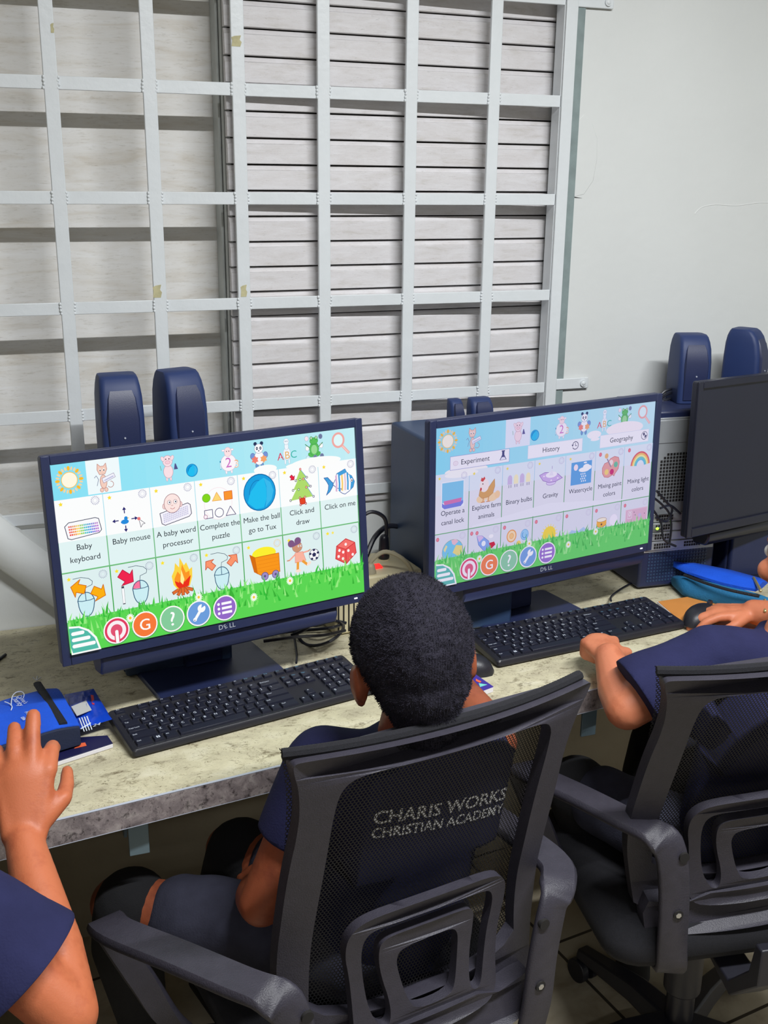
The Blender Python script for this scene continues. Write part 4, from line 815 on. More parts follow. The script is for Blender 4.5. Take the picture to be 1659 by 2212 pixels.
speaker('small wide dark speaker, right one peeping over the right monitor', (.9185, -.15), .1, Z0+.378, h=.062, w_=.052, d=.036)
p = aty(1500, 722, -.13); zt3 = Z0+.402
speaker('tall dark speaker standing on the vented case between two monitors', (p.x-.005, -.13), -.25, zt3, h=p.z-zt3, w_=.072)
# a second case hidden behind the dark monitor carries the last speaker
tower('dark computer case mostly hidden behind the switched off monitor', (1.60, -.125), 0, .17, .17, .402, 'bezel')
p = aty(1617, 714, -.13); speaker('tall dark speaker with pointed top above the switched off monitor', (p.x, -.13), .55, zt3, h=p.z-zt3+.004, w_=.062)

# ------------------------------------------------------------------ beige power unit with plugs
pc = (.670, -.165); py_ = .10; Rp = Matrix.Rotation(py_, 3, 'Z'); PL = lambda x, y, z: (x, y, z)
pu = thing('power_unit', 'beige ribbed power unit with a red lit switch between the two lit monitors', 'power supply', (pc[0], pc[1], Z0), (0, 0, py_))
q = MB(); q.box((0, 0, .058), (.19, .13, .112)); q.build('casing', 'beige', pu, bevel=.004, parent_space=True)
q = MB()
for k in range(17): q.box((-.088+k*.011, -.0655, .05), (.0026, .002, .084))
q.build('vent_slots', 'slot', pu, parent_space=True)
q = MB(); q.box((.012, -.02, .1155), (.026, .018, .006), Matrix.Rotation(.15, 3, 'X')); q.build('lit_switch', 'redlamp', pu, bevel=.002, parent_space=True)
for (sx, sy) in ((-.045, -.045), (-.012, -.048), (-.03, .01), (.05, .02)):
    q = MB(); q.cyl((sx, sy, .113), (sx, sy, .1155), .013, 18); so = q.build('socket', 'beige', pu, parent_space=True)
    for a in (0, 2.1, 4.2): h_ = MB(); h_.cyl((sx+.006*math.cos(a), sy+.006*math.sin(a), .1150), (sx+.006*math.cos(a), sy+.006*math.sin(a), .1162), .002, 8); h_.build('socket_hole', 'slot', so, parent_space=True)
def wp(x, y, z): return V((pc[0], pc[1], Z0)) + Rp @ V((x, y, z))
def cable(name, label, pts, r, m_='cable', grp=None, plug=None):
    root = None
    q = MB(); q.tube(pts, r, 8); o = q.build(name, m_, None); tag(o, label, 'cable', grp)
    if plug:
        a, b_, rr = plug; q = MB(); q.cap(a, b_, rr, rr*.8, 12); q.build('plug', 'cable' if m_ == 'cable' else m_, o, bevel=.001)
    return o
a = wp(-.03, .01, .116)
cable('power_cable', 'black power cable hanging from behind the left monitor down to a plug', [V((.50, -.335, 1.03)), V((.545, -.28, 1.02)), V((.60, -.19, 1.0)), V((.618, -.155, .97)), a+V((-.012, -.005, .10)), a+V((.0, 0, .045)), a], .0045, plug=(a+V((0, 0, .002)), a+V((0, 0, .05)), .014))
a = wp(.0, -.01, .118); c_ = wp(.05, .02, .118)
cable('looped_cable', 'black cable making a loop above the beige power unit', [c_, c_+V((.005, 0, .05)), c_+V((0, .0, .085)), c_+V((-.03, 0, .10)), c_+V((-.055, 0, .08)), c_+V((-.07, 0, .03)), wp(-.05, .0, .118)], .004, plug=(c_+V((0, 0, .002)), c_+V((0, 0, .04)), .012))
cable('thick_cable', 'black cable arching from the power unit to the right computer case', [wp(.02, .04, .118), wp(.045, .055, .15), wp(.08, .07, .165), wp(.11, .075, .16)], .0055)
cable('beige_cable', 'beige cable arching over the front of the power unit', [wp(-.012, -.048, .118), wp(-.010, -.048, .14), wp(.02, -.055, .158), wp(.06, -.075, .13), wp(.075, -.082, .06), wp(.07, -.10, .008), wp(.04, -.12, .005)], .0045, 'beigecable', plug=(wp(-.012, -.048, .117), wp(-.012, -.048, .128), .012))
# cable tangle on the worktop behind the left stand
rnd = random.Random(11)
tg = [((575, 1345), (640, 1330), (700, 1322), (752, 1338), (720, 1355), (650, 1362), (590, 1368)), ((560, 1375), (620, 1350), (660, 1392), (712, 1386), (742, 1352), (700, 1330)), ((600, 1325), (655, 1345), (690, 1350), (740, 1322), (770, 1310)), ((548, 1362), (600, 1352), (640, 1344), (690, 1336), (748, 1346)), ((610, 1340), (655, 1318), (668, 1352), (630, 1372)), ((570, 1385), (640, 1376), (700, 1372), (745, 1362))]
TL_ = ['farthest black cable of the tangle, ending at the right frame of the left monitor', 'black cable of the tangle with the widest loop towards the left keyboard', 'uppermost black cable of the tangle, nearly straight along the monitor bottom', 'black cable crossing the middle of the tangle beside the left stand', 'short curled black cable in the middle of the tangle', 'nearest flat running black cable of the tangle beside the left stand']
for i, t in enumerate(tg):
    cable('loose_cable', TL_[i], [atz(x, y, Z0+.006+.004*i+(.02*math.sin(k*1.9+i) if 0 < k < len(t)-1 else 0)+.01) for k, (x, y) in enumerate(t)], .0032, grp='tangle of black cables behind the left monitor stand')
cable('keyboard_cable', 'thin black cable running back from the left keyboard', [atz(640, 1432, Z0+.02), atz(641, 1415, Z0+.012), atz(637, 1385, Z0+.006), atz(632, 1352, Z0+.03)], .0022)
cable('keyboard_cable', 'thin black cable running from the right keyboard round to the dark monitor', [atz(1320, 1298, Z0+.02), atz(1321, 1288, Z0+.008), atz(1345, 1270, Z0+.005), atz(1400, 1238, Z0+.005), atz(1428, 1205, Z0+.005), atz(1445, 1185, Z0+.01)], .0022)
for t, l in (([(1372, 1210), (1430, 1208), (1500, 1196), (1560, 1186), (1659, 1180)], 'black cable along the worktop towards the dark monitor, nearer strand'), ([(1425, 1200), (1480, 1180), (1540, 1178), (1620, 1190), (1690, 1195)], 'black cable along the worktop towards the dark monitor, farther strand')):
    cable('desk_cable', l, [atz(x, y, Z0+.006) for x, y in t], .0038)
for t, l in (([(1420, 862), (1436, 845), (1462, 838)], 'upper thin black cable beside the tall speaker'), ([(1420, 868), (1440, 852), (1466, 846)], 'middle thin black cable beside the tall speaker'), ([(1424, 876), (1444, 862), (1468, 858)], 'lower thin black cable beside the tall speaker'), ([(1532, 832), (1552, 826), (1575, 828)], 'short black cable between the two tall speakers')):
    cable('speaker_cable', l, [aty(x, y, -.12) for x, y in t], .003)
for l_, t in (('longest dark cable bending down over the slots of the vented case', [(1412, 1075), (1430, 1090), (1446, 1110), (1450, 1140), (1446, 1175)]), ('dark cable looping back left at the slots of the vented case', [(1418, 1060), (1440, 1085), (1452, 1100), (1440, 1125), (1416, 1118)]), ('lowest dark cable at the vented case, near the green light', [(1410, 1100), (1428, 1130), (1434, 1165), (1460, 1180)]), ('short dark cable arching right at the slots of the vented case', [(1426, 1098), (1448, 1092), (1470, 1110)])):
    cable('rear_cable', l_, [aty(x, y, -.245) for x, y in t], .0025, grp='cables plugged into the back of the vented case')
cable('wall_cable', 'short piece of black cable at the left edge of the worktop', [atz(12, 1414, Z0+.003), atz(0, 1423, Z0+.003), atz(-20, 1436, Z0+.003)], .003)

# ------------------------------------------------------------------ things lying on the worktop
def quadpx(pts, z): return [atz(x, y, z) for x, y in pts]
def pillow(name, mats, parent, base, top, puff=.004, nx=14, ny=9, mi=0):
    # soft four cornered body between two quads (front-left, front-right, back-right, back-left)
    q = MB(); g = {}
    def bil(Q, u, v): return (Q[0]*(1-u)+Q[1]*u)*(1-v) + (Q[3]*(1-u)+Q[2]*u)*v
    for i in range(nx+1):
        for j in range(ny+1):
            u, v = i/nx, j/ny; e = (min(u, 1-u)*2)**.45*(min(v, 1-v)*2)**.45 if 0 < u < 1 and 0 < v < 1 else 0
            m_ = (bil(base, u, v)+bil(top, u, v))/2; t = bil(top, u, v) - m_; n_ = noise.noise(V((u*5, v*4, 3.1)))*.12
            g[i, j, 1] = q.bm.verts.new(m_ + t*(e*(1+n_)) + V((0, 0, puff*e*noise.noise(V((u*9, v*7, 0)))))); g[i, j, 0] = g[i, j, 1] if e == 0 else q.bm.verts.new(m_ - t*min(1, e*1.05))
    for i in range(nx):
        for j in range(ny):
            for s_ in (0, 1):
                f = [g[i, j, s_], g[i+1, j, s_], g[i+1, j+1, s_], g[i, j+1, s_]]; f = list(dict.fromkeys(f))
                if len(f) > 2:
                    try: q.bm.faces.new(f if s_ else f[::-1]).material_index = mi
                    except ValueError: pass
    return q.build(name, mats, parent, angle=70)
# blue pencil bag on the left
zb = Z0+.012
bag = thing('pencil_bag', 'bright blue cloth pencil bag with black zip and white print beside the raised hand', 'pencil bag', tuple(atz(80, 1560, zb)))
Tq = quadpx([(-150, 1655), (172, 1560), (120, 1468), (-150, 1545)], Z0+.052); Bq = [V((p.x, p.y, zb)) for p in Tq]
q = MB(); sub = []
def bil(Q, u, v): return (Q[0]*(1-u)+Q[1]*u)*(1-v) + (Q[3]*(1-u)+Q[2]*u)*v
N = 12
def bagtop(u, v, dz=0): return bil(Tq, u, v) + V((0, 0, dz + .003*noise.noise(V((u*4, v*3, 1))) - .012*(2*v-1)**4*(1 if v > .5 else .15) - .006*abs(2*u-1)**6))
rings = []
for i in range(N+1):
    u = i/N; r_ = []
    for j in range(9): r_.append(bagtop(u, j/8))
    for j in range(8, -1, -1): r_.append(bil(Bq, u, j/8) + V((0, 0, 0)))
    rings.append(r_)
q.loft(rings); q.build('bag_body', 'darkbag', bag, angle=50, bevel=.002)
q = MB(); rg = []
for i in range(N+1): u = i/N; rg.append([bagtop(u, .02+.96*j/8, .0016) for j in range(9)] + [bagtop(u, .02+.96*j/8, -.004) for j in range(8, -1, -1)])
q.loft(rg); q.build('top_panel', 'bluebag', bag, angle=50)
q = MB(); zp = [(80, 1474), (97, 1500), (112, 1524), (126, 1545), (137, 1562)]
zpts = [atz(x, y, Z0+.0535) for x, y in zp]; rg = []
for i, p in enumerate(zpts): d_ = (zpts[min(i+1, 4)]-zpts[max(0, i-1)]).normalized(); s_ = V((-d_.y, d_.x, 0)); wd = .006; rg.append([p+s_*wd+V((0, 0, -.004)), p+s_*wd, p+s_*.002+V((0, 0, .0015)), p-s_*.002+V((0, 0, .0015)), p-s_*wd, p-s_*wd+V((0, 0, -.004))])
q.loft(rg); q.build('zip', 'zip', bag)
q = MB(); p = atz(79, 1470, Z0+.055); 
for a in (.3, 1.3, 2.4): q.cyl(p, p+V((.008*math.cos(a), .008*math.sin(a), .004)), .0011, 8)
q.build('zip_pull', 'silver', bag)
def on_bag(pxx, pyy): return atz(pxx, pyy, Z0+.0556)
bx = (on_bag(60, 1515)-on_bag(20, 1527)).normalized(); 
def bagtext(mb, t, px_, py_, sz, ang): 
    o_ = on_bag(px_, py_); X_ = Matrix.Rotation(ang, 3, 'Z') @ V((1, 0, 0)); Y_ = V((0, 0, 1)).cross(X_); put_text(mb, t, sz, lambda a, b_: o_ + X_*a + Y_*b_)
q = MB(); A_ = -1.25; bagtext(q, 'Carina\'s', 44, 1512, .0105, A_); bagtext(q, 'Charity', 32, 1516, .013, A_); bagtext(q, 'HOTLINE', 62, 1548, .0088, A_); bagtext(q, '086', 47, 1553, .0082, A_); q.build('printed_words', 'print', bag, flat=True)
q = MB(); q.tube([on_bag(*k) for k in ((24, 1524), (26, 1506), (34, 1496), (46, 1494), (52, 1500), (50, 1508))], .0008, 6); q.build('hat_outline', 'print', bag)
q = MB(); q.tube([on_bag(*k) for k in ((10, 1516), (20, 1520), (26, 1526), (24, 1534))], .0008, 6); q.build('brush_stroke', 'print', bag)
# notebook below the bag
nbk = thing('notebook', 'thin notebook with dark navy cover and white pages sticking out under the blue bag', 'notebook', tuple(atz(200, 1610, Z0)))
Q = quadpx([(60, 1665), (244, 1605), (232, 1588), (60, 1600)], Z0+.009)
q = MB(); q.prism([p+V((0, 0, -.0015)) for p in Q], (0, 0, -.0068)); q.build('pages', 'paper', nbk, bevel=.001)
q = MB(); q.prism(Q, (0, 0, -.0012)); cv = q.build('cover', 'coverdark', nbk, bevel=.0006)
q = MB(); q.prism([atz(x, y, Z0+.0094) for x, y in ((160, 1617), (187, 1611), (184, 1604), (172, 1606))], (0, 0, .0003)); q.build('orange_shape', 'orangeprint', nbk, flat=True)
# snack wrapper
wr = thing('snack_wrapper', 'glossy blue snack wrapper lying between the pencil bag and the keyboard', 'wrapper', tuple(atz(195, 1550, Z0+.012)))
Q0 = quadpx([(158, 1592), (243, 1566), (203, 1499), (140, 1512)], Z0+.013); 
pillow('wrapper_body', 'foil', wr, [p for p in Q0], [p+V((0, 0, .02)) for p in Q0], .008, 16, 12)
q = MB(); q.prism([atz(x, y, Z0+.034) for x, y in ((166, 1547), (198, 1534), (186, 1514), (154, 1527))], (0, 0, .0008)); q.build('pale_label', 'label', wr)
q = MB()
for k in range(4): q.prism([atz(x+k*5.5, y-k*1.4, Z0+.0335) for x, y in ((170, 1552), (172.4, 1551.6), (183, 1580), (181, 1580.6))], (0, 0, .0007))
q.prism([atz(x, y, Z0+.0342) for x, y in ((174, 1574), (196, 1561), (196.6, 1562.6), (174.6, 1575.6))], (0, 0, .0007)); q.build('white_lines', 'print', wr)
q = MB(); q.prism([atz(x, y, Z0+.030) for x, y in ((196, 1502), (202, 1503), (204, 1523), (199, 1522))], (0, 0, .001)); q.build('red_corner', 'red', wr)
q = MB(); o_ = atz(208, 1568, Z0+.032); put_text(q, '24', .013, lambda a, b_: o_+V((a*.95+b_*.3, b_*.95-a*.3+a*.55, 0))); q.build('number', 'print', wr, flat=True)
# pencil case on the right
Zc = Z0+.045
pcs = thing('pencil_case', 'bulging pencil case with blue flap and teal side beside the switched off monitor', 'pencil case', tuple(atz(1560, 1290, Z0)))
fl_, fr_, br_, bl_ = atz(1475, 1292, Z0+.004), atz(1670, 1336, Z0+.004), atz(1700, 1260, Z0+.03), atz(1462, 1232, Z0+.03)
tl_, tr_ = atz(1468, 1246, Z0+.046), atz(1680, 1296, Z0+.046)
q = MB(); rg = []
for i in range(15):
    u = i/14; e = 1 - .35*abs(2*u-1)**5; f0 = fl_.lerp(fr_, u); t0 = tl_.lerp(tr_, u); bk = V((t0.x+.010, t0.y+.06, Z0+.03)); n_ = .003*noise.noise(V((u*6, 2, 5)))
    mid = (f0+t0)/2
    rg.append([mid + (x-mid)*e for x in (V((f0.x, f0.y, Z0+.002)), f0+V((-.002, -.006+n_, .010)), (f0*.5+t0*.5)+V((-.002, -.012+n_, .002)), t0+V((0, -.005, -.002)), t0+V((.002, .008, .002)), bk+V((0, 0, .006)), bk+V((.01, .02, -.015)), V((bk.x+.01, bk.y+.01, Z0+.002)))])
q.loft(rg); q.build('case_body', 'tealbag', pcs, angle=70)
q = MB(); rg = []
P0 = [(1453, 1222), (1480, 1236), (1520, 1250), (1560, 1262), (1600, 1271), (1632, 1276)]; P1 = [(1456, 1218), (1500, 1218), (1540, 1226), (1580, 1234), (1620, 1245), (1660, 1256)]
for (a, b_) in zip(P0, P1): A1, B1 = atz(*a, Z0+.05), atz(*b_, Z0+.056); rg.append([A1+V((0, 0, -.002)), A1+V((0, -.001, .004)), A1.lerp(B1, .5)+V((0, 0, .009)), B1+V((0, 0, .003)), B1+V((.002, .004, -.006)), A1.lerp(B1, .5)+V((0, 0, -.006))])
q.loft(rg); q.build('blue_flap', 'bluebag', pcs, angle=70)
q = MB(); q.tube([atz(x, y, Z0+.0525) for x, y in ((1478, 1242), (1520, 1258), (1570, 1273), (1610, 1282), (1640, 1288))], .0034, 8); q.build('zip', 'zip', pcs)
for (a, b_) in (((1628, 1248), (1643, 1276)), ((1652, 1296), (1653, 1320))):
    q = MB(); p0, p1 = atz(*a, Z0+.064), atz(*b_, Z0+.060); q.cap(p0, p1, .0028, .0036, 10); q.build('zip_pull', 'metal', pcs)
# brown covered book under the mouse hand
bk = thing('exercise_book', 'orange brown covered exercise book under the mouse hand on the right', 'book', tuple(atz(1540, 1320, Z0)))
Q = quadpx([(1474, 1344), (1690, 1400), (1740, 1330), (1420, 1300), ], Z0+.009); Q = [atz(1473, 1345, Z0+.009), atz(1640, 1385, Z0+.009), atz(1700, 1326, Z0+.009), atz(1484, 1289, Z0+.009), atz(1420, 1299, Z0+.009)]
q = MB(); q.prism([p+V((0, 0, -.001)) for p in Q], (0, 0, -.0075)); q.build('pages', 'paper', bk)
q = MB(); q.prism([p+V((.001, -.001, 0)) for p in Q], (0, 0, -.001)); q.build('cover', 'orangebook', bk)
def mouse(label, c, yaw, z=Z0, L=.108, W_=.06, H=.034):
    root = thing('computer_mouse', label, 'mouse', (c[0], c[1], z), (0, 0, yaw), 'black computer mice')
    rings = []
    for i in range(13):
        t = -1+2*i/12; w_ = W_/2*(1-abs(t)**3.2*.45)*(math.sqrt(max(.02, 1-t*t*.97)))**.45; h_ = H*(math.sqrt(max(.03, 1-t*t)))**.9*(1-.12*t)
        rings.append([V((w_*math.cos(a), t*L/2, max(.0, h_*math.sin(a)**.8 if math.sin(a) > 0 else 0))) for a in [PI*k/12 for k in range(13)]] + [V((w_*math.cos(a), t*L/2, .0)) for a in (PI*.8, PI*.5, PI*.2)])
    q = MB(); q.loft(rings); q.build('mouse_shell', 'blackp', root, angle=60, parent_space=True)
    q = MB(); q.cyl((-.003, L*.27, H*.80), (.003, L*.27, H*.80), .008, 18); q.build('scroll_wheel', 'bezel_dark', root, parent_space=True)
    return root
mp_ = atz(1512, 1334, Z0+.02); mouse('black computer mouse under the hand beside the right keyboard', (mp_.x+.012, mp_.y+.01), -1.1, Z0+.0095)
# things half hidden behind the middle child's head
mp2 = atz(1004, 1436, Z0+.01); mouse('black computer mouse half hidden behind the head of the middle child', (mp2.x, mp2.y), .9)
nb = thing('small_notebook', 'small purple patterned notebook lying right of the middle child\'s head', 'notebook', tuple(atz(1020, 1480, Z0)))
Q = [atz(1066, 1483, Z0+.011), atz(1021, 1500, Z0+.011), atz(975, 1462, Z0+.011), atz(1018, 1450, Z0+.011)]
q = MB(); q.prism([p+V((0, 0, -.001)) for p in Q], (0, 0, -.0095)); q.build('pages', 'paper', nb, bevel=.0005)
q = MB(); q.prism([p*1 for p in Q], (0, 0, -.001)); q.build('cover', 'cover', nb)
for nm, m_, pts in (('pink_star', 'pinkprint', [(1010, 1466), (1017, 1463), (1019, 1469), (1024, 1470), (1016, 1472)]), ('orange_arc', 'orangeprint', [(1028, 1466), (1033, 1469), (1040, 1472), (1037, 1475), (1028, 1471)]), ('mint_triangle', 'mintprint', [(1034, 1476), (1053, 1479), (1037, 1484)]), ('orange_dot', 'orangeprint', [(1008, 1474), (1014, 1475), (1012, 1478)]), ('pink_dot', 'pinkprint', [(1024, 1486), (1029, 1485), (1028, 1489)]), ('pale_dot', 'print', [(1016, 1482), (1020, 1482), (1019, 1486)])):
    q = MB(); q.prism([atz(x, y, Z0+.0112) for x, y in pts], (0, 0, .0002)); q.build(nm, m_, nb, flat=True)

# ------------------------------------------------------------------ office chairs
def chaikin(p, n=2):
    for _ in range(n):
        o = []
        for a, b_ in zip(p, p[1:]+p[:1]): o += [(a[0]*.75+b_[0]*.25, a[1]*.75+b_[1]*.25), (a[0]*.25+b_[0]*.75, a[1]*.25+b_[1]*.75)]
        p = o
    return p
def dens(p, d=.012):
    o = []
    for a, b_ in zip(p, p[1:]+p[:1]):
        n = max(1, int(math.hypot(b_[0]-a[0], b_[1]-a[1])/d))
        for k in range(n): o.append((a[0]+(b_[0]-a[0])*k/n, a[1]+(b_[1]-a[1])*k/n))
    return o
def back_w(u, z): return -.215 + .22*(.948-z) - 1.2*max(0, .66-z)**2 + .6*u*u
def plate(polys, off, th, hp):
    # outline (and holes) given across / up, bent to the curve of the chair back
    P_ = [dens(p) for p in polys]; flat = [q for p in P_ for q in p]; tri = tessellate_polygon([[V((x, y, 0)) for x, y in p] for p in P_])
    q = MB(); F = [q.bm.verts.new((x+.01*0, back_w(x, y)-off, y)) for x, y in flat]; B_ = [q.bm.verts.new((x, back_w(x, y)-off+th, y)) for x, y in flat]
    for t in tri:
        try: q.bm.faces.new([F[i] for i in t]); q.bm.faces.new([B_[i] for i in t[::-1]])
        except ValueError: pass
    s = 0
    for p in P_:
        n = len(p)
        for i in range(n): q.bm.faces.new((F[s+i], F[s+(i+1) % n], B_[s+(i+1) % n], B_[s+i]))
        s += n
    return q
def sym(h): return [(-x, y) for x, y in h] + [(x, y) for x, y in h[::-1]]
def office_chair(label, loc, yaw):
    r = thing('office_chair', label, 'chair', (loc[0], loc[1], 0), (0, 0, yaw), 'black mesh back office chairs')
    B = lambda q, n, m_, par=None, **k: q.build(n, m_, par or r, parent_space=True, **k)
    outer = sym([(.196, .425), (.205, .50), (.214, .57), (.213, .67), (.212, .77), (.207, .85), (.214, .905), (.226, .938), (.228, .950), (.215, .953), (.10, .954)])
    inner = sym([(.172, .50), (.170, .58), (.168, .68), (.165, .78), (.166, .87), (.160, .905), (.135, .919), (.05, .921)])
    def sh(p, f): return [(x+.012*f((y-.5)/.45), y) for x, y in p]
    f_ = lambda t: max(0, t)**3
    outer = chaikin(sh(outer, f_), 2); inner = chaikin(sh(inner, f_), 2)
    inner = [(x, max(y, .478)) for x, y in inner]
    B(plate([outer, inner], .012, .022, 0), 'back_frame', 'chair', bevel=.004)
    lumb = chaikin(sym([(.085, .455), (.118, .47), (.118, .53), (.122, .58), (.130, .62), (.127, .655), (.104, .677), (.04, .683)]), 2)
    h1 = chaikin(sym([(.066, .487), (.082, .487), (.096, .50), (.100, .56), (.106, .615), (.102, .645), (.085, .653), (.03, .656)]) , 2)
    ring_in = chaikin(sym([(.054, .49), (.062, .52), (.075, .58), (.081, .612), (.074, .635), (.03, .638)]), 2)
    # arch shaped slot = h1 minus ring_in, built as one concave outline
    arch = [(-.064, .488), (-.080, .490), (-.095, .52), (-.103, .575), (-.107, .62), (-.102, .645), (-.085, .655), (-.03, .658), (.03, .658), (.085, .655), (.102, .645), (.107, .62), (.100, .575), (.094, .52), (.088, .490), (.074, .488), (.068, .505), (.069, .55), (.073, .60), (.072, .625), (.055, .636), (-.055, .636), (-.078, .628), (-.081, .605), (-.076, .57), (-.062, .52)]
    h2 = [(-.022, .497), (-.035, .515), (-.048, .56), (-.054, .59), (-.044, .607), (.03, .610), (.046, .60), (.048, .57), (.044, .515), (.034, .497)]
    B(plate([lumb, chaikin(arch, 2), chaikin(h2, 2)], .030, .016, 0), 'lumbar_support', 'chair', bevel=.003)
    q = plate([[(-.19, .418), (-.12, .412), (.12, .412), (.19, .418), (.192, .45), (.182, .472), (.12, .468), (.08, .482), (-.08, .482), (-.12, .468), (-.182, .472), (-.192, .45)]], .032, .030, 0); B(q, 'lower_crossbar', 'chair', bevel=.005)
    # woven mesh stretched in front of the frame
    q = MB(); uvl = q.bm.loops.layers.uv.new('UVMap'); g = {}; nu, nz = 24, 26
    for i in range(nu+1):
        for j in range(nz+1):
            z = .46 + (.962-.46)*j/nz; hw = .196 + .014*max(0, (z-.5)/.45) + .010*max(0, (z-.85)/.1)**2; u = -hw + 2*hw*i/nu
            g[i, j] = q.bm.verts.new((u, back_w(u, z)+.014, z)); 
    for i in range(nu):
        for j in range(nz):
            f = q.bm.faces.new((g[i, j], g[i+1, j], g[i+1, j+1], g[i, j+1]))
            for l in f.loops: l[uvl].uv = (l.vert.co.x+1, l.vert.co.z)
    B(q, 'mesh_panel', 'mesh')
    q = MB(); q.tube([(u, back_w(u, .955)+.007, .957+.0006*math.sin(u*400)) for u in [-.222+.452*k/30 for k in range(31)]], .0075, 8, smooth=False); B(q, 'top_fabric_roll', 'seatfab')
    # seat
    def se(ins, z, dw=0): 
        pts = []
        for (sx, sy, a0, rr) in ((1, 1, 0, .09), (-1, 1, PI/2, .09), (-1, -1, PI, .06), (1, -1, 3*PI/2, .06)):
            for k in range(6): a = a0+k*PI/10; pts.append(V((sx*(.235-ins-rr)+rr*math.cos(a), .08+sy*(.22-ins-rr)+rr*math.sin(a), z+dw*abs(sx*(.235-ins-rr)+rr*math.cos(a))*.05)))
        return pts
    q = MB(); q.loft([se(.03, .352), se(.008, .358), se(0, .375), se(.002, .402), se(.02, .422), se(.06, .430), se(.12, .427)]); B(q, 'seat_cushion', 'seatfab', angle=60)
    q = MB(); q.loft([se(.05, .335), se(.03, .351)]); B(q, 'seat_shell', 'chair', bevel=.003)
    q = MB(); q.prism([(-.03, -.02, .335), (-.03, -.16, .30), (-.03, -.235, .38), (-.03, -.235, .45), (-.03, -.215, .45), (-.03, -.205, .39), (-.03, -.15, .325)], (.06, 0, 0)); B(q, 'back_bracket', 'blackp', bevel=.003)
    q = MB(); q.box((0, .06, .315), (.16, .20, .045)); B(q, 'tilt_mechanism', 'blackp', bevel=.008)
    # arms : closed loops of flat plastic
    for sd, tipu in ((-1, .385), (1, .275)):
        pts = [((.08, .02, .330), (0, 1, 0)), ((.17, -.06, .332), (.3, .95, 0)), ((.193, -.175, .345), (.9, .3, 0)), ((.205, -.196, .42), (1, 0, 0)), ((.212, -.198, .52), (1, 0, 0)), ((.224, -.196, .590), (1, .05, 0)), ((.242, -.184, .616), (.98, .2, 0)), ((.275, -.14, .620), (.93, -.3, 0)), ((.27+(tipu-.27)*.5, -.06, .622), (.9, -.45, 0)), ((tipu-.005, .03, .616), (.9, -.4, 0)), ((tipu, .085, .598), (.95, -.2, 0)), ((tipu-.01, .10, .565), (1, 0, 0)), ((tipu-.05, .095, .47), (1, .1, 0)), ((tipu-.10, .085, .37), (.8, .6, 0)), ((.20, .07, .335), (.2, 1, 0)), ((.08, .05, .330), (0, 1, 0))]
        C_ = spline([V((sd*(a[0] - (.032 if sd > 0 else 0)), a[1], a[2])) for a, b_ in pts], 5); S_ = spline([V((sd*b_[0], b_[1], b_[2])) for a, b_ in pts], 5); rings = []
        for i, (p, s_) in enumerate(zip(C_, S_)):
            t = (C_[min(i+1, len(C_)-1)]-C_[max(i-1, 0)]).normalized(); s_ = (s_ - t*s_.dot(t)).normalized(); n_ = t.cross(s_); 
            k = i/5; wd = .026 if k < 5.4 else .027 if k < 10 else .020; th = .007
            if 6 < k < 10: th = .0085
            rings.append([p + s_*(wd*a) + n_*(th*b_) for a, b_ in ((-1, -.4), (-.85, -1), (.85, -1), (1, -.4), (1, .4), (.85, 1), (-.85, 1), (-1, .4))])
        q = MB(); q.loft(rings); arm = B(q, 'armrest', 'chair', angle=50)
        for zz_, m_ in ((.586, 'slot'), (.478, 'chrome')):
            q = MB(); c0 = V((sd*.205 - (.032 if sd > 0 else 0), -.208 if zz_ > .55 else -.208, zz_)); q.cyl(c0, c0+V((0, .012, 0)), .0085, 16); bo = B(q, 'bolt', 'slot', arm)
            if m_ == 'chrome': q = MB(); q.cyl(c0+V((0, -.0008, 0)), c0+V((0, .004, 0)), .005, 6); q.build('bolt_head', 'chrome', arm, parent_space=True)
    # column, star base, casters
    q = MB(); q.cyl((0, .08, .10), (0, .08, .31), .026, 24).cyl((0, .08, .17), (0, .08, .31), .034, 24); B(q, 'gas_column', 'blackp', bevel=.003)
    for k in range(5):
        a = PI/2 + k*2*PI/5 + .35; d_ = V((math.cos(a), math.sin(a), 0)); s_ = V((-d_.y, d_.x, 0)); c0 = V((0, .08, .085)); rg = []
        for t, w_, h_, z in ((0, .032, .022, .0), (.4, .026, .018, .002), (1, .018, .011, -.022)): p = c0 + d_*(.27*t) + V((0, 0, z)); rg.append([p - s_*w_ - V((0, 0, h_)), p + s_*w_ - V((0, 0, h_)), p + s_*w_*.7 + V((0, 0, h_)), p - s_*w_*.7 + V((0, 0, h_))])
        q = MB(); q.loft(rg); lg = B(q, 'base_leg', 'blackp', bevel=.004)
        p = c0 + d_*.262; q = MB(); p.z = .026
        q.cyl(p-s_*.022, p-s_*.006, .026, 20).cyl(p+s_*.006, p+s_*.022, .026, 20).cyl(p-s_*.008, p+s_*.008, .010, 10).cyl(V((p.x, p.y, .03)), V((p.x, p.y, .062)), .006, 10); B(q, 'caster', 'blackp', lg, bevel=.002)
    return r
ch1 = office_chair('black mesh back office chair in the middle, the child\'s white shirt print showing through', (.47, -.78), .165)
def chair_copy(label, loc, yaw):
    c = copy_tree(ch1); c.location = (loc[0], loc[1], 0); c.rotation_euler = (0, 0, yaw); c['label'] = label; return c
ch2 = chair_copy('black mesh back office chair at the right edge, its grey armrest nearest the middle chair', (1.100, -.772), -.15)
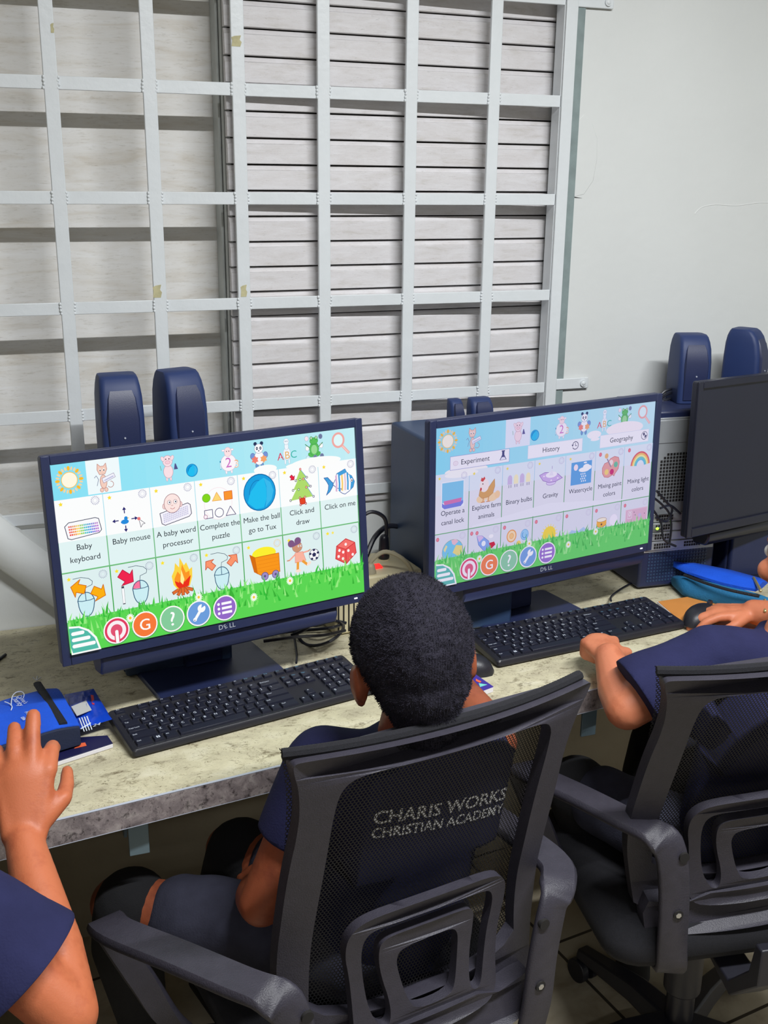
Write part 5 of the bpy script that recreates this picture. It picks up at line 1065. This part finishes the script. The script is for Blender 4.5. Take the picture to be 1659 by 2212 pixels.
# this chair is pushed about: back tipped, arm turned in, column off centre
tip_ = Matrix.Translation((0, -.19, .95)) @ Matrix.Rotation(.17, 4, 'X') @ Matrix.Rotation(-.07, 4, 'Y') @ Matrix.Translation((0, .19, -.95))
for o in ch2.children:
    n_ = o.name.split('.')[0]
    if n_ in ('back_frame', 'lumbar_support', 'lower_crossbar', 'mesh_panel', 'top_fabric_roll'): o.matrix_basis = tip_
    elif n_ == 'armrest': o.location = (.085 if o.data.vertices[0].co.x < 0 else .05, .075, 0)
    elif n_ in ('gas_column', 'base_leg'): o.location = (0, -.04, 0)
    else: o.location = (.02, .03, 0)
ch3 = chair_copy('black office chair out at the left under the child with the raised hand', (-.36, -1.00), .12)

# ------------------------------------------------------------------ children
def frame(fwd, upv=(0, 0, 1)):
    f = V(fwd).normalized(); u = V(upv); r = f.cross(u).normalized(); u = r.cross(f); return Matrix((r, f, u)).transposed()      # columns: right, forward, up
def hand(mb, wrist, d, n, s, sc=1.0, curls=(.3, .3, .3, .3), thumb=.5, spread=.10, fat=1.08):
    wrist, d = V(wrist), V(d).normalized(); n = V(n); n = (n - d*n.dot(d)).normalized(); s_ = d.cross(n); s_ = s_ if s_.dot(V(s)) > 0 else -s_
    offs = (.029, .0098, -.0095, -.0275); L = (.062, .068, .063, .050); tips = []
    for k in range(4):
        kn = wrist + d*((.080, .083, .079, .071)[k]*sc) + s_*offs[k]*sc + n*(.002*sc if k in (1, 2) else -.001*sc)
        mb.cap(wrist + s_*offs[k]*.55*sc + d*.006*sc, kn, .0125*sc, .0098*sc, 12)
        dd = (d + s_*(spread*(1.3-k))).normalized(); c = curls[k]; p = kn; ang = 0; r0 = (.0090, .0092, .0088, .0078)[k]*sc*fat
        for j, fr in enumerate((.46, .30, .24)):
            ang += c*(1.0, 1.15, .75)[j]; v = dd*math.cos(ang) - n*math.sin(ang); q = p + v*(L[k]*fr*sc); mb.cap(p, q, r0, r0*.92, 12); r0 *= .93; last = p; p = q
        tips.append((p, v, n*math.cos(ang) + dd*math.sin(ang), r0))
    mb.cap(wrist + d*.02*sc, wrist + d*.072*sc, .021*sc*fat, .025*sc*fat, 16, sc=(n, .48))
    if min(curls) > 1: mb.ell(wrist + d*.062*sc - n*.012*sc, (.036*sc, .036*sc, .026*sc), frame(d, n))
    t0 = wrist + d*.022*sc + s_*.020*sc - n*.004*sc; t1 = t0 + (d*.62 + s_*.66 - n*.18).normalized()*.036*sc; v1 = (d*math.cos(thumb*.7) + s_*(.65-.5*thumb) - n*math.sin(thumb)).normalized(); t2 = t1 + v1*.028*sc; v2 = (v1*.95 + d*.25 - s_*.12).normalized(); t3 = t2 + v2*.021*sc
    mb.cap(t0, t1, .0150*sc, .0112*sc, 12); mb.cap(t1, t2, .0108*sc, .0098*sc, 12); mb.cap(t2, t3, .0096*sc, .0082*sc, 12)
    tips.append((t3, v2, (n*.6 + s_*.5).normalized(), .0082*sc)); return tips
def wrinkle(amp, fr=22, seed=0):
    def f(c): n_ = noise.noise(V((c.x*fr+seed, c.y*fr, c.z*fr*.6)))*amp; return c + noise.noise_vector(c*fr*.8)*amp*.6 + V((0, 0, n_*.3))
    return f
def clamp_back(o, chair, tipm, gap, press=False):
    M1 = Matrix.Translation(chair.location) @ Matrix.Rotation(chair.rotation_euler.z, 4, 'Z') @ tipm; Mi = M1.inverted()
    for v in o.data.vertices:
        p = Mi @ v.co
        if p.z < .97 and abs(p.x) < .23:
            lim = back_w(p.x, p.z) + .014 + gap
            if press and .69 < p.z < .90 and abs(p.x-.02) < .135 and lim <= p.y < lim+.085: k = 1-max(0, (abs(p.x-.02)-.118)/.017); p.y = p.y*(1-k) + lim*k; v.co = M1 @ p
            if p.y < lim and p.y > -.5: p.y = lim + (p.y-lim)*.02; v.co = M1 @ p
def child(J, label, skn, print_fn=None, hairfuzz=0, sc=1.0):
    pel = V(J['pelvis']); root = thing('person', label, 'person', (pel.x, pel.y, pel.z-.09), (0, 0, 0), 'schoolchildren at the computers')
    F = V(J['fwd']).normalized(); ch, nk, hd = V(J['chest']), V(J['neck']), V(J['head']); H = frame(J['look'], J.get('headup', (0, 0, 1)))
    hs = J.get('hs', 1.0); hp = lambda x, y, z: hd + H @ V((x*hs, y*hs, z*hs))
    b = MB()
    b.ell(hd, (.073*hs, .092*hs, .090*hs), H, seg=28, rn=18); b.ell(hp(0, .038, -.045), (.056*hs, .052*hs, .056*hs), H); b.ell(hp(0, .055, -.085), (.030*hs, .026*hs, .020*hs), H)
    b.cap(hp(0, .088, -.012), hp(0, .100, -.036), .007*hs, .012*hs, 10); b.ell(hp(.011, .094, -.038), (.008*hs,)*3, H); b.ell(hp(-.011, .094, -.038), (.008*hs,)*3, H)
    b.ell(hp(0, .086, -.060), (.020*hs, .010*hs, .006*hs), H); b.ell(hp(0, .083, -.068), (.017*hs, .010*hs, .006*hs), H); b.ell(hp(0, .076, .012), (.045*hs, .012*hs, .010*hs), H)
    for s_ in (-1, 1):
        Re = H @ Matrix.Rotation(s_*-.35, 3, 'Z'); ec = hp(s_*.079, -.006, -.034); b.ell(ec, (.0075*hs, .019*hs, .031*hs), Re, seg=16, rn=12); b.ell(hp(s_*.084, -.016, -.028), (.005*hs, .010*hs, .026*hs), Re); b.ell(hp(s_*.077, .002, -.060), (.006*hs, .009*hs, .010*hs), Re); b.ell(hp(s_*.045, .066, -.04), (.020*hs, .018*hs, .02*hs), H)
    b.cap(hp(0, -.022, -.055), nk, .043*hs, .046*hs, 18)
    W_ = J.get('w', 1.0)
    b.cap(pel, ch, .098*W_, .094*W_, 22, sc=(F, .72)); b.cap(ch, nk + V((0, 0, -.05)), .094*W_, .060*W_, 22, sc=(F, .75))
    tips = []
    for s in 'LR':
        sh, el, wr = V(J['sh'+s]), V(J['el'+s]), V(J['wr'+s]); b.cap(nk + V((0, 0, -.035)), sh, .038, .037, 14); g_ = J.get('arm', 1.0); b.cap(sh, el, .036*g_, .030*g_, 16); b.cap(el, el.lerp(wr, .35), .030*g_, .0315*g_, 16); b.cap(el.lerp(wr, .35), wr, .0315*g_, .0205*g_, 16)
        tips.append(hand(b, wr, *J['hand'+s]))
        hip, kn, an, toe = V(J['hip'+s]), V(J['kn'+s]), V(J['an'+s]), V(J['toe'+s]); b.cap(hip, kn, .066, .045, 18); b.cap(kn, kn.lerp(an, .3), .043, .044, 16); b.cap(kn.lerp(an, .3), an, .044, .028, 16); b.cap(an + V((0, 0, -.02)), toe, .028, .022, 14)
    body = blob(b, 'body', skn, root, .0036, 5)
    if 'seat' in J: clamp_back(body, J['seat'][0], J['seat'][1], .016)
    for s_ in (-1, 1):
        q = MB(); q.ell(hp(s_*.029, .078, -.008), (.0125*hs,)*3, H, seg=16, rn=10); e = q.build('eye', 'eye', root); q = MB(); q.ell(hp(s_*.029, .0885, -.008), (.0055*hs, .0025*hs, .0055*hs), H, seg=14, rn=8); q.build('iris', 'hair', e)
    # hair
    h = MB(); h.ell(hp(0, -.010, .014), (.081*hs, .096*hs, .092*hs), H, seg=28, rn=18); h.ell(hp(0, -.040, -.030), (.066*hs, .058*hs, .062*hs), H); h.ell(hp(0, -.046, -.066), (.050*hs, .036*hs, .050*hs), H); h.ell(hp(0, -.046, -.100), (.044*hs, .028*hs, .034*hs), H)
    def hf(c): return c + (c-hd).normalized()*(noise.noise(c*120)*.0022 + noise.noise(c*45)*.0018)
    hair = blob(h, 'hair', 'hair', root, .0035, 3, hf)
    if hairfuzz:
        bm = bmesh.new(); bm.from_mesh(hair.data); bm.faces.ensure_lookup_table(); rd = random.Random(5); fs = [(f.calc_center_median(), f.normal.copy()) for f in bm.faces if f.normal.length > 0]
        for _ in range(hairfuzz):
            c, n_ = rd.choice(fs); n_ = (n_ + V((rd.uniform(-.5, .5), rd.uniform(-.5, .5), rd.uniform(-.5, .5)))).normalized(); a = n_.orthogonal().normalized()*.00045; L_ = rd.uniform(.002, .0052); t_ = c + n_*L_*.6; e_ = t_ + V((rd.uniform(-1, 1), rd.uniform(-1, 1), rd.uniform(-1, 1)))*.0016 + n_*L_*.2
            v = [bm.verts.new(p) for p in (c-a, c+a, t_+a*.7, t_-a*.7, e_)]; bm.faces.new(v[:4]); bm.faces.new((v[3], v[2], v[4]))
        bm.to_mesh(hair.data); bm.free()
    # shirt
    t = MB(); o = .010; X_ = F.cross(V((0, 0, 1)))
    t.cap(pel + V((0, 0, -.01)), ch, .104*W_+o, .098*W_+o, 24, sc=(F, .76)); t.cap(ch, nk + V((0, 0, -.055)), .098*W_+o, .066*W_+o, 24, sc=(F, .80))
    for s in 'LR':
        sh, el = V(J['sh'+s]), V(J['el'+s]); f_ = J.get('sleeve', .72); e2 = sh.lerp(el, f_); r_ = J.get('sr'+s, .050); t.cap(nk + V((0, 0, -.048)), sh, .046+o*.4, .044+o, 16)
        t.cap(sh, e2, .044+o*.8, r_, 18)
    for k in range(10):
        a = k*PI/5; p = nk + V((math.cos(a)*.050, math.sin(a)*.050, -.004+.006*math.sin(a))); a2 = (k+1)*PI/5; p2 = nk + V((math.cos(a2)*.050, math.sin(a2)*.050, -.004+.006*math.sin(a2))); t.cap(p, p2, .011, .011, 8)
    shirt = blob(t, 'shirt', 'shirt', root, .0065, 5, wrinkle(.006, 20, pel.x*7))
    if 'seat' in J: clamp_back(shirt, J['seat'][0], J['seat'][1], .006, True)
    # open the cuffs: flatten the round sleeve ends
    for s in 'LR':
        sh, el = V(J['sh'+s]), V(J['el'+s]); d_ = (el-sh).normalized(); lim = (el-sh).length*J.get('sleeve', .72) + .004; r_ = J.get('sr'+s, .050)*1.35
        for v in shirt.data.vertices:
            w_ = v.co - sh; k = w_.dot(d_)
            if k > lim and (w_ - d_*k).length < r_: v.co -= d_*((k-lim)*.93)
    t = MB()
    for s in 'LR':
        hip, kn = V(J['hip'+s]), V(J['kn'+s]); t.cap(hip, hip.lerp(kn, .70), .078, .066, 20); t.cap(pel + V((0, 0, -.01)), hip, .095, .078, 18)
    shs = blob(t, 'shorts', 'short', root, .0065, 5, wrinkle(.007, 24, 3))
    if 'seat' in J: clamp_back(shs, J['seat'][0], J['seat'][1], .010)
    for s in 'LR':
        kn, an, toe = V(J['kn'+s]), V(J['an'+s]), V(J['toe'+s]); hip = V(J['hip'+s])
        t = MB(); t.cap(kn.lerp(hip, .06), kn.lerp(an, .25), .062, .058, 16); t.cap(kn.lerp(an, .25), an, .058, .036, 16); blob(t, 'sock', 'sock', root, .006, 4)
        t = MB(); t.cap(an + V((0, 0, -.025)), toe, .038, .030, 14); t.cap(an + V((0, 0, -.035)), toe + V((0, 0, -.012)), .036, .032, 14, sc=((0, 0, 1), .6)); sho = blob(t, 'shoe', 'shoe', root, .005, 4)
        t = MB(); d_ = (toe-an); d_.z = 0; t.cap(V((an.x, an.y, .012)) - d_*.25, V((toe.x, toe.y, .012)) + d_*.12, .037, .034, 18, sc=((0, 0, 1), .3)); t.build('sole', 'sole', sho)
    return root, body, shirt, tips
def pix(x, y, depth): return CAM + ray(x, y)*depth
# middle child, seen from behind
J1 = dict(seat=(ch1, Matrix.Identity(4)), pelvis=(.485, -.795, .515), chest=(.508, -.838, .745), neck=(.485, -.885, .885), head=(.475, -.912, 1.030), fwd=(-.25, .96, 0), look=(.05, .99, -.10), headup=(-.08, 0, 1), hs=.95,
 shL=(.375, -.845, .842), elL=(.285, -.845, .640), wrL=(.305, -.70, .560), handL=((.25, .9, -.25), (-.3, .2, .9), (1, 0, 0), .9, (.5, .5, .5, .5), .4),
 shR=(.600, -.83, .812), elR=(.690, -.745, .768), wrR=(.690, -.580, .798), handR=((-.45, .85, -.10), (0, 0, 1), (-1, 0, 0), .88, (.35, .3, .35, .4), .3),
 hipL=(.43, -.82, .505), knL=(.108, -.605, .510), anL=(.15, -.50, .12), toeL=(.12, -.42, .04), hipR=(.55, -.80, .505), knR=(.310, -.505, .500), anR=(.33, -.36, .12), toeR=(.30, -.25, .04), sleeve=.50, srL=.050, srR=.042, w=1.12, arm=1.1)
p1, body1, shirt1, _ = child(J1, 'child in navy shirt seen from behind, short black hair, facing the left monitor', 'skin_a', hairfuzz=26000)
# the print on the shirt, laid on the cloth
bvh = BVHTree.FromPolygons([shirt1.matrix_world @ v.co for v in shirt1.data.vertices], [tuple(p.vertices) for p in shirt1.data.polygons])
Rc = Matrix.Rotation(.165, 3, 'Z'); Oc = V((.47, -.78, 0)); nf = Rc @ V((0, 1, 0))
def on_shirt(u, z):
    o_ = Oc + Rc @ V((u, -.45, 0)) + V((0, 0, z)); h_ = bvh.ray_cast(o_, nf); return (h_[0] if h_[0] else o_ + nf*.30) - nf*.0012
q = MB(); SL = math.tan(-.163)
def print_row(t, sz, z0, wd):
    vs = glyphs(t, 1.0)[0]; x0_, x1_ = min(v.x for v in vs), max(v.x for v in vs); k = wd/(x1_-x0_); put_text(q, t, 1.0, lambda x, y: on_shirt(.025 + (x-(x0_+x1_)/2)*k, z0 + (x-(x0_+x1_)/2)*k*SL + y*sz), bold=.018)
print_row('CHARIS WORKS', .031, .789, .222); print_row('CHRISTIAN ACADEMY', .0245, .764, .222)
q.build('shirt_print', 'shirttext', p1, flat=True)
# child at the right edge
J2 = dict(seat=(ch2, tip_), pelvis=(1.13, -.80, .515), chest=(1.165, -.80, .745), neck=(1.205, -.785, .895), head=(1.250, -.775, 1.035), fwd=(.1, .99, 0), look=(-.1, .97, -.2), headup=(.15, 0, 1), hs=.98,
 shL=(1.060, -.765, .868), arm=1.22, elL=(.925, -.745, .788), wrL=(.972, -.606, .812), handL=((.30, .94, -.05), (-.05, -.20, .97), (1, .1, -.1), .98, (1.5, 1.55, 1.55, 1.5), 1.35, 0, 1.22),
 shR=(1.345, -.745, .875), elR=(1.45, -.60, .80), wrR=(1.385, -.475, .792), handR=((-.90, .42, -.05), (0, 0, 1), (-.4, -.9, 0), .92, (.35, .32, .32, .35), .3),
 hipL=(1.07, -.76, .505), knL=(.960, -.530, .515), anL=(1.16, -.50, .12), toeL=(1.20, -.445, .045), hipR=(1.20, -.76, .505), knR=(1.22, -.42, .51), anR=(1.24, -.36, .12), toeR=(1.24, -.26, .045), sleeve=.80, srL=.074, srR=.055)
p2, body2, shirt2, _ = child(J2, 'child in navy shirt at the right edge, left fist resting on the right keyboard', 'skin_b', hairfuzz=3000)
# child at the left edge, mostly outside the picture, with a raised hand
el3 = pix(146, 2190, 1.20); wr3 = pix(52, 1815, 1.33); sh3 = pix(-150, 1925, 1.17)
tip3 = pix(50, 1570, 1.37)
J3 = dict(pelvis=(-.33, -1.02, .515), chest=(-.31, -1.06, .76), neck=(-.30, -1.04, .935), head=(-.33, -.99, 1.09), fwd=(0, 1, 0), look=(0, .97, -.15), hs=1.0,
 shR=(-.47, -1.05, .88), elR=(-.52, -.98, .70), wrR=(-.43, -.80, .70), handR=((.3, .9, -.1), (0, 0, 1), (-1, 0, 0), .9, (.5, .5, .5, .5), .4),
 shL=tuple(sh3), elL=tuple(el3), wrL=tuple(wr3), handL=(tuple((tip3-wr3).normalized()), (-.10, -.90, .42), (1, 0, 0), 1.02, (.55, .10, .20, .3), 1.05, .075, 1.28),
 hipR=(-.40, -1.0, .505), knR=(-.42, -.66, .51), anR=(-.42, -.58, .12), toeR=(-.42, -.47, .045), hipL=(-.27, -1.0, .505), knL=(-.24, -.66, .51), anL=(-.24, -.58, .12), toeL=(-.24, -.47, .045), sleeve=.64, srL=.080, w=1.05, arm=1.14)
p3, body3, shirt3, tips3 = child(J3, 'child at the left edge, only bare forearm, open hand and navy sleeve showing', 'skin_c')
